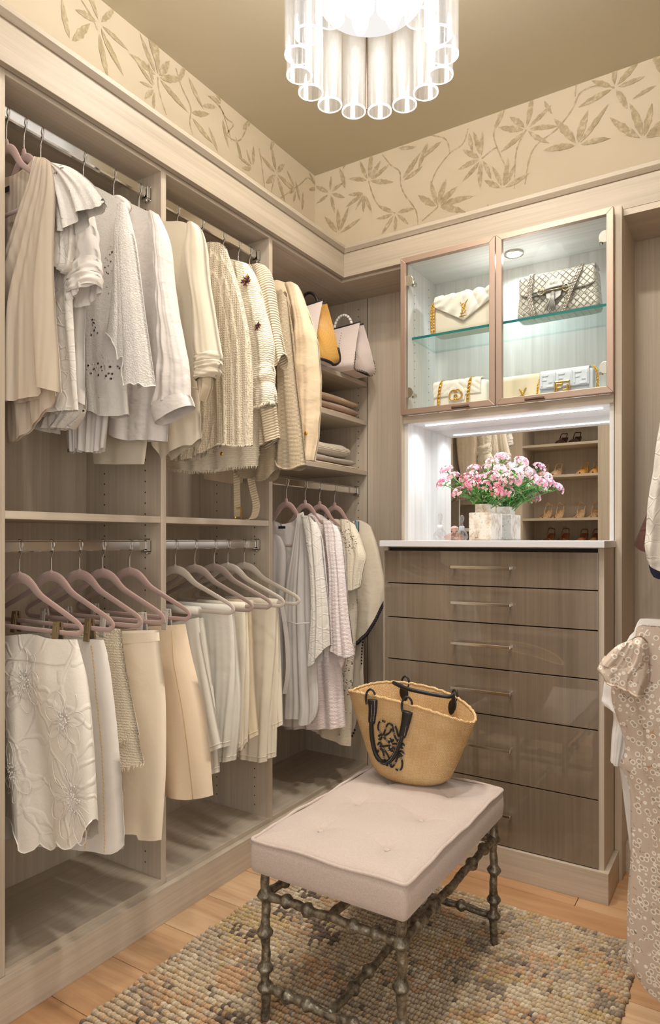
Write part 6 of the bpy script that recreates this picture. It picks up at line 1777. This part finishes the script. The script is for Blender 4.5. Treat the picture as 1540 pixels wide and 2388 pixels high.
HD = [(1034, 1128, -.03, (2, 1, 0)), (1042, 1098, .0, (0, 1, 1)), (1058, 1114, .02, (1, 1, 0)), (1088, 1116, -.04, (0, 2, 1)), (1106, 1096, .01, (0, 1)), (1122, 1118, -.02, (0, 1, 2)), (1140, 1094, .03, (1, 3)), (1150, 1080, .0, (3, 1)), (1172, 1068, .02, (0, 0, 3)),
      (1168, 1096, -.02, (1, 3)), (1132, 1134, -.05, (1, 0, 2)), (1168, 1130, -.05, (0, 2, 1)), (1200, 1122, -.03, (1, 0)), (1196, 1092, .03, (3, 1)), (1216, 1078, .02, (3, 0, 1)), (1226, 1100, .0, (3, 1)), (1182, 1146, -.04, (0, 1)), (1070, 1150, -.03, (1, 0)), (1244, 1118, .03, (0, 3)), (1098, 1132, -.06, (1, 0, 2)), (1150, 1112, -.06, (1, 3, 0)), (1205, 1106, -.05, (3, 1)), (1262, 1130, .02, (0, 3)), (1186, 1118, -.06, (1, 3)), (1160, 1148, -.07, (1, 2))]
stems = MB(); leaves = MB(); rr = random.Random(8)
neck = Vector((-0.852, 2.42, 1.215))
for k, (px, py, dy, pal) in enumerate(HD):
    p = at(px, py, Y=2.405 + dy)
    tl = (p - neck).normalized() + Vector((0, -0.25, 0.6))
    head(100 + k, pal, p, tl)
    n0 = neck + Vector((rr.uniform(-.018, .018), rr.uniform(-.024, .024), -0.01)); mid = n0.lerp(p, 0.5) + Vector((0, 0, 0.012))
    P = spline([n0, mid, p - tl.normalized() * 0.006], 6); stems.tube(P, 0.0018, 5)
    for _ in range(13):
        t = rr.uniform(0.25, 0.98); c = poly_at3(P, t); a = rr.random() * 6.28
        d = Vector((math.cos(a), math.sin(a), rr.uniform(-0.2, 0.9))).normalized(); s = d.cross(Vector((0, 0, 1))).normalized(); L = rr.uniform(0.025, 0.055)
        up_ = Vector((0, 0, 1)) * L * 0.15
        A = [c, c + d * L * 0.3 + s * L * 0.11 + up_, c + d * L * 0.65 + s * L * 0.09 + up_ * 0.8, c + d * L - up_ * 0.5, c + d * L * 0.65 - s * L * 0.09 + up_ * 0.8, c + d * L * 0.3 - s * L * 0.11 + up_, c + d * L * 0.5 + up_ * 0.4]
        leaves.add(A, [(0, 1, 6, 5), (1, 2, 6), (2, 3, 4, 6), (4, 5, 6)])
stems.build('stem', dgreen, bq_, smooth=True)
tag(leaves.build('leaf', green, bq_), kind='stuff')

def faceted(prof, c, n, fl=0.12): 
    m = MB(); G = []
    for r, h in prof: G.append([(c[0] + r * (1 - fl * (k % 2)) * math.cos(2 * PI * k / n), c[1] + r * (1 - fl * (k % 2)) * math.sin(2 * PI * k / n), c[2] + h) for k in range(n)])
    m.grid(G, cv=True); return m
p = at(1027, 1250, Y=2.43)
t = thing('perfume_bottle', 'clear fluted glass perfume bottle with tall stopper on the counter', 'perfume bottle', (p.x, p.y, CT), 'scent bottles on the counter')
faceted([(0.0001, 0.001), (0.022, 0.0015), (0.026, 0.010), (0.027, 0.018), (0.022, 0.032), (0.012, 0.042), (0.009, 0.046)], (p.x, p.y, CT), 28).build('bottle_body', bottle_glass, t)
m = MB(); m.lathe([(0.009, 0.0), (0.011, 0.002), (0.011, 0.014), (0.008, 0.016)], (p.x, p.y, CT + 0.044), 18); m.build('bottle_neck', plain('frosted_collar', srgb(226, 226, 228), 0.3), t, smooth=True)
faceted([(0.005, 0.058), (0.007, 0.066), (0.005, 0.072), (0.0105, 0.084), (0.0115, 0.094), (0.008, 0.102), (0.0001, 0.106)], (p.x, p.y, CT), 12, 0.25).build('stopper', bottle_glass, t)
p = at(1060, 1250, Y=2.40)
t = thing('perfume_bottle', 'squat pink glass perfume bottle with flared stopper on the counter', 'perfume bottle', (p.x, p.y, CT), 'scent bottles on the counter')
faceted([(0.0001, 0.001), (0.034, 0.0015), (0.041, 0.012), (0.040, 0.016), (0.018, 0.028), (0.009, 0.030), (0.009, 0.036)], (p.x, p.y, CT), 16, 0.05).build('bottle_body', pink_glass, t)
faceted([(0.008, 0.034), (0.0075, 0.043), (0.017, 0.047), (0.014, 0.050), (0.005, 0.055), (0.0001, 0.056)], (p.x, p.y, CT), 12, 0.08).build('stopper', plain('pink_stopper', srgb(238, 200, 184), 0.25, Transmission_Weight=0.3), t)

# ================================================================ SHOE SHELVES ON THE ENTRANCE WALL (seen in the mirror)
SY0 = -0.41
u = thing('shoe_closet', 'greige shoe closet with four shelves seen in the niche mirror', 'closet', (-1.32, -0.6, 0))
MB().box(-1.80, -1.62, SY0 - 0.34, SY0, 0.0, 2.176).build('side_panel', wood_z, u)
MB().box(-1.035, -0.90, SY0 - 0.34, SY0, 0.0, 2.176).build('side_panel', wood_z, u)
MB().box(-1.62, -1.035, SY0 - 0.352, SY0 - 0.34, 0.0, 2.176).build('back_panel', wood_z, u)
MB().box(-1.80, -0.90, SY0 - 0.34, SY0 + 0.002, 2.10, 2.30).build('top_panel', wood_x, u)
SZ = [1.865, 1.615, 1.270, 1.072, 0.75, 0.45]
for z in SZ: MB().box(-1.62, -1.035, SY0 - 0.34, SY0 - 0.001, z - 0.02, z).build('shelf', wood_x, u, bevel=0.0008)
def shoe(label, x, z, kind, col, group, cat='shoe', dark_in=None):
    """one shoe, toe towards +y"""
    L = 0.235; y1 = SY0 - 0.02; y0 = y1 - L
    t = thing('shoe', label, cat, (x, (y0 + y1) / 2, z), group)
    mt = plain('shoe_leather', col, 0.45) if not isinstance(col, bpy.types.Material) else col
    heel = 0.07 if kind != 'flat' else 0.012
    def outline(s):       # half width along the foot, 0 heel .. 1 toe
        return 0.024 + 0.014 * math.sin(PI * min(1, s * 0.62 + 0.25)) * s ** 0.5 - 0.026 * max(0, (s - 0.86) / 0.14) ** 2
    def rise(s): return heel * max(0.0, 1 - s / 0.62) ** 1.3 + 0.003 if kind != 'flat' else 0.008
    m = MB(); A, B = [], []
    for i in range(19):
        s = i / 18; w = max(0.004, outline(s)); y = y0 + L * s; zz = z + rise(s)
        A.append([(x - w, y, zz + 0.006), (x, y, zz + 0.005), (x + w, y, zz + 0.006)]); B.append([(x + w, y, zz - 0.002), (x - w, y, zz - 0.002)])
    m.grid([a + b for a, b in zip(A, B)], cv=True); m.build('sole', mt, t, smooth=True)
    def band(s0, s1, h, dz=0.0):
        b = MB(); G = []
        for s in (s0, (s0 + s1) / 2, s1):
            w = outline(s) + 0.002; y = y0 + L * s; zz = z + rise(s)
            G.append([(x + w * math.cos(a), y + dz * math.sin(a), zz + h * math.sin(a)) for a in [PI * k / 12 for k in range(13)]])
        b.grid(G); return b
    if kind in ('sandal', 'flat'):
        band(0.66, 0.84, 0.034).build('toe_strap', mt, t, smooth=True)
        b = MB()
        if kind == 'sandal':
            b.tube(spline([(x - 0.024, y0 + 0.10, z + rise(0.4)), (x - 0.026, y0 + 0.03, z + heel + 0.035), (x, y0 - 0.004, z + heel + 0.046), (x + 0.026, y0 + 0.03, z + heel + 0.035), (x + 0.024, y0 + 0.10, z + rise(0.4))], 5), 0.0036, 6)
            b.tube(spline([(x - 0.026, y0 + 0.03, z + heel + 0.035), (x, y0 + 0.075, z + heel + 0.060), (x + 0.026, y0 + 0.03, z + heel + 0.035)], 5), 0.0030, 6)
        else:
            b.tube(spline([(x - 0.026, y0 + 0.12, z + 0.012), (x - 0.024, y0 + 0.03, z + 0.045), (x, y0 + 0.002, z + 0.055), (x + 0.024, y0 + 0.03, z + 0.045), (x + 0.026, y0 + 0.12, z + 0.012)], 5), 0.0036, 6)
        b.build('ankle_strap', mt, t, smooth=True)
    else:
        b = MB(); G = []
        for i in range(15):
            s = 0.58 + 0.42 * i / 14; w = max(0.004, outline(s)) + 0.002; y = y0 + L * s; zz = z + rise(s); h = 0.040 * (1 - ((s - 0.58) / 0.42) ** 2.2 * 0.75)
            G.append([(x + w * math.cos(a), y, zz + h * math.sin(a)) for a in [PI * k / 12 for k in range(13)]])
        b.grid(G); b.build('toe_box', mt, t, smooth=True)
        if dark_in is not None:
            b = MB(); s = 0.60; w = outline(s); y = y0 + L * s; zz = z + rise(s)
            b.add([(x + w * 0.9 * math.cos(a), y + 0.001, zz + 0.034 * math.sin(a)) for a in [PI * k / 12 for k in range(13)]], [tuple(range(13))]); b.build('lining', dark_in, t)
        b = MB(); b.tube(spline([(x - 0.024, y0 + 0.11, z + rise(0.45)), (x - 0.024, y0 + 0.03, z + heel + 0.03), (x, y0 + 0.002, z + heel + 0.038), (x + 0.024, y0 + 0.03, z + heel + 0.03), (x + 0.024, y0 + 0.11, z + rise(0.45))], 5), 0.0040, 6); b.build('sling_strap', mt, t, smooth=True)
    if heel > 0.03:
        b = MB(); b.tube([(x, y0 + 0.022, z + heel), (x, y0 + 0.020, z + heel * 0.4), (x, y0 + 0.018, z)], [0.018, 0.010, 0.009], 10); b.build('heel', mt, t, smooth=True)
    return t
def mx(px):
    """x of a shoe whose mirror image stands at this column"""
    return at(px, 1250, Y=2 * 2.543 - (SY0 - 0.10)).x
nude = plain('nude_leather', srgb(226, 188, 146), 0.45); black_in = plain('black_lining', srgb(24, 20, 20), 0.5); brownl = plain('cognac_suede', srgb(150, 96, 58), 0.7); dbr = plain('dark_brown_patent', srgb(64, 40, 34), 0.25)
oche = plain('honey_leather', srgb(222, 166, 92), 0.4)
SG = 'shoes on the mirrored shelves'
pairs = [(1.615, (1264, 1296), 'pump', nude, None, 'nude slingback pump with pearl trim on the second shelf', True), (1.615, (1358, 1388), 'pump', oche, black_in, 'honey slingback pump with black inside on the second shelf', False),
         (1.270, (1272, 1300), 'sandal', nude, None, 'strappy nude heeled sandal on the third shelf, inner pair', False), (1.270, (1350, 1384), 'sandal', nude, None, 'strappy nude heeled sandal on the third shelf, outer pair', False),
         (1.072, (1278, 1312), 'sandal', brownl, None, 'cognac suede heeled sandal on the lowest mirrored shelf, inner pair', False), (1.072, (1356, 1386), 'pump', brownl, None, 'cognac suede closed-toe shoe on the lowest mirrored shelf, outer pair', False),
         (1.865, (1308, 1340), 'pump', dbr, None, 'dark brown patent slingback on the top mirrored shelf', False)]
pearl = plain('pearl_trim', srgb(236, 228, 214), 0.2)
for z, pxs, kind, mt, di, lb, pe in pairs:
    for px_, side in zip(pxs, ('left-hand shoe', 'right-hand shoe')):
        s_ = shoe(lb + ', ' + side, mx(px_), z, kind, mt, SG, dark_in=di)
        if pe:
            b = MB()
            for k in range(9):
                a = PI * k / 8; x_ = mx(px_); b.ball((x_ + 0.036 * math.cos(a), SY0 - 0.115, z + 0.006 + 0.042 * math.sin(a)), 0.0042, 6, 4)
            b.build('pearl_trim', pearl, s_, smooth=True)

# ================================================================ RIGHT-HAND CLOTHES
XR = 0.02
q = NT('cream_floral_eyelet')
vo = q.n('ShaderNodeTexVoronoi', feature='F1'); vo.inputs['Scale'].default_value = 78; vo.inputs['Randomness'].default_value = 0.8
q.l(q.pos((1, 0.25, 1)), vo.inputs['Vector'])
ms = q.ramp(q.noise(q.pos((1, 0.3, 1)), 13, 2, 0.5, 1.5), [(0.34, (0, 0, 0, 1)), (0.38, (1, 1, 1, 1))])
ring = q.ramp(vo.outputs['Distance'], [(0.27, (0, 0, 0, 1)), (0.32, (1, 1, 1, 1)), (0.39, (1, 1, 1, 1)), (0.44, (0, 0, 0, 1))])
ringm = q.math('MULTIPLY', ring, ms)
fl1 = q.ramp(q.noise(q.pos((1, 0.3, 1), (0.4, 0.6, 0.2)), 30, 3, 0.6, 3.5), [(0.63, (0, 0, 0, 1)), (0.66, (1, 1, 1, 1))])
hu = q.ramp(q.noise(q.pos(), 19, 1), [(0.42, srgb(96, 96, 84)), (0.5, srgb(140, 100, 84)), (0.6, srgb(186, 140, 96))])
basec = q.mix(q.math('MULTIPLY', fl1, 0.75), srgb(206, 189, 174), hu)
q.set(Base_Color=q.mix(ringm, basec, srgb(246, 240, 230)), Roughness=0.85)
q.b.inputs['Specular IOR Level'].default_value = 0.1
q.bump(ringm, 0.3, 0.003)
hole = q.math('MULTIPLY', q.math('LESS_THAN', vo.outputs['Distance'], 0.20), q.math('GREATER_THAN', ms, 0.5))
q.set(Alpha=q.math('SUBTRACT', 1.0, q.math('MULTIPLY', hole, 0.25)))
c_dress = q.m
Yd = 1.45
hanger(0, 1.075, 'white velvet hanger carrying the eyelet dress at the right edge', velvet('white_velvet', srgb(226, 222, 216)), 'hangers on the right-hand rods', xc=XR, Y=Yd, rodtop=0.011, inner=True)
g = garment('eyelet_dress', 'long cream floral eyelet dress with ruffled shoulder at the right edge', 'dress', Yd, XR, 0.15)
piece(g, 'body', c_dress, Yd, L=[(1440, 1512), (1432, 1560), (1426, 1620), (1437, 1666), (1452, 1712), (1459, 1746), (1446, 1780), (1457, 1806), (1469, 1849), (1471, 1925), (1470, 2013), (1464, 2078), (1462, 2192), (1459, 2232), (1470, 2260), (1482, 2278)], T=[(1494, 1478), (1540, 1462)], B=[(1500, 2288), (1540, 2318), (1640, 2340), (1760, 2330)], th=0.034, folds=(4, 0.016), seed=80, xc=XR, nv=60)
piece(g, 'sleeve', c_dress, Yd - 0.034, L=[(1468, 1494), (1440, 1505), (1416, 1526), (1404, 1540)], R=[(1512, 1500), (1514, 1540), (1500, 1568)], T=[(1494, 1484)], B=[(1414, 1548), (1450, 1560), (1480, 1568)], th=0.020, folds=(3, 0.008), seed=81, topth=0.5, xc=XR)
_, Fr = piece(g, 'sleeve', c_dress, Yd - 0.030, L=[(1412, 1528), (1398, 1550), (1394, 1562), (1412, 1584)], R=[(1512, 1540), (1516, 1580), (1506, 1622)], T=[(1450, 1545)], B=[(1440, 1594), (1470, 1606), (1490, 1616)], th=0.026, folds=(3, 0.008), seed=82, topth=0.6, xc=XR)
cord_along(g, hem_line(Fr), 0.0022, plain('blush_binding', srgb(226, 204, 184), 0.7), 'ruffle_binding')
Yt = 1.53
hanger(0, 1.075, 'white velvet hanger carrying the white shirt behind the eyelet dress', velvet('pale_velvet', srgb(222, 218, 214)), 'hangers on the right-hand rods', xc=XR, Y=Yt, rodtop=0.011, inner=True)
c_jersey = cloth('white_jersey', srgb(236, 233, 230), 'plain')
g = garment('white_shirt', 'white jersey shirt peeking out behind the eyelet dress', 'shirt', Yt, XR, 0.4)
piece(g, 'body', c_jersey, Yt, L=[(1470, 1482), (1455, 1520), (1444, 1640), (1445, 1780), (1449, 1811), (1458, 1887), (1470, 1982)], T=[(1494, 1462), (1540, 1444)], B=[(1530, 2000)], th=0.024, folds=(4, 0.008), seed=83, xc=XR)
piece(g, 'sleeve', c_jersey, Yt - 0.010, L=[(1440, 1520), (1412, 1584), (1405, 1625), (1403, 1638), (1426, 1650), (1431, 1670), (1427, 1720), (1425, 1772)], R=[(1490, 1560), (1486, 1680), (1462, 1780)], B=[(1440, 1778)], th=0.024, folds=(2, 0.006), seed=84, xc=XR, wr=(4, 0.003))
Yw = 1.62
hanger(0, 2.05, 'white velvet hanger carrying the crinkled top at the right edge', velvet('ivory_velvet', srgb(224, 218, 208)), 'hangers on the right-hand rods', xc=XR, Y=Yw, rodtop=0.011, inner=True)
g = garment('crinkled_top', 'white crinkled long-sleeved top with gathered cuff at the right edge', 'top', Yw, XR, 1.04)
tp = at(1600, 640, Y=Yw)
piece(g, 'sleeve', c_emb, Yw, L=[(1560, 760), (1545, 950), (1533, 1023), (1524, 1097), (1512, 1170), (1507, 1243), (1505, 1272), (1510, 1302)], R=[(1680, 740), (1660, 1000), (1640, 1200), (1620, 1330)], T=[(1610, 735)], B=[(1525, 1322), (1560, 1335)], th=0.035, folds=(3, 0.008), seed=85, xc=XR, wr=(6, 0.005), nv=50)
piece(g, 'body', c_emb, Yw + 0.01, L=[(1680, 720), (1660, 1000), (1650, 1300)], T=[(1800, 660), (1900, 660)], B=[(1800, 1320)], th=0.03, folds=(4, 0.01), seed=87, xc=XR)
Yn = 1.72
hanger(0, 2.05, 'velvet hanger carrying the navy top at the right edge', velvet('navy_hanger_velvet', srgb(214, 206, 198)), 'hangers on the right-hand rods', xc=XR, Y=Yn, rodtop=0.011, inner=True)
g = garment('navy_top', 'navy top with rounded hem just showing below the crinkled white sleeve', 'top', Yn, XR, 1.02)
piece(g, 'body', cloth('navy_cotton', srgb(34, 34, 58), 'plain'), Yn, L=[(1560, 800), (1530, 1100), (1514, 1300), (1514, 1320), (1518, 1336)], T=[(1650, 740)], B=[(1527, 1347), (1545, 1351), (1600, 1350)], th=0.028, folds=(3, 0.006), seed=86, xc=XR)
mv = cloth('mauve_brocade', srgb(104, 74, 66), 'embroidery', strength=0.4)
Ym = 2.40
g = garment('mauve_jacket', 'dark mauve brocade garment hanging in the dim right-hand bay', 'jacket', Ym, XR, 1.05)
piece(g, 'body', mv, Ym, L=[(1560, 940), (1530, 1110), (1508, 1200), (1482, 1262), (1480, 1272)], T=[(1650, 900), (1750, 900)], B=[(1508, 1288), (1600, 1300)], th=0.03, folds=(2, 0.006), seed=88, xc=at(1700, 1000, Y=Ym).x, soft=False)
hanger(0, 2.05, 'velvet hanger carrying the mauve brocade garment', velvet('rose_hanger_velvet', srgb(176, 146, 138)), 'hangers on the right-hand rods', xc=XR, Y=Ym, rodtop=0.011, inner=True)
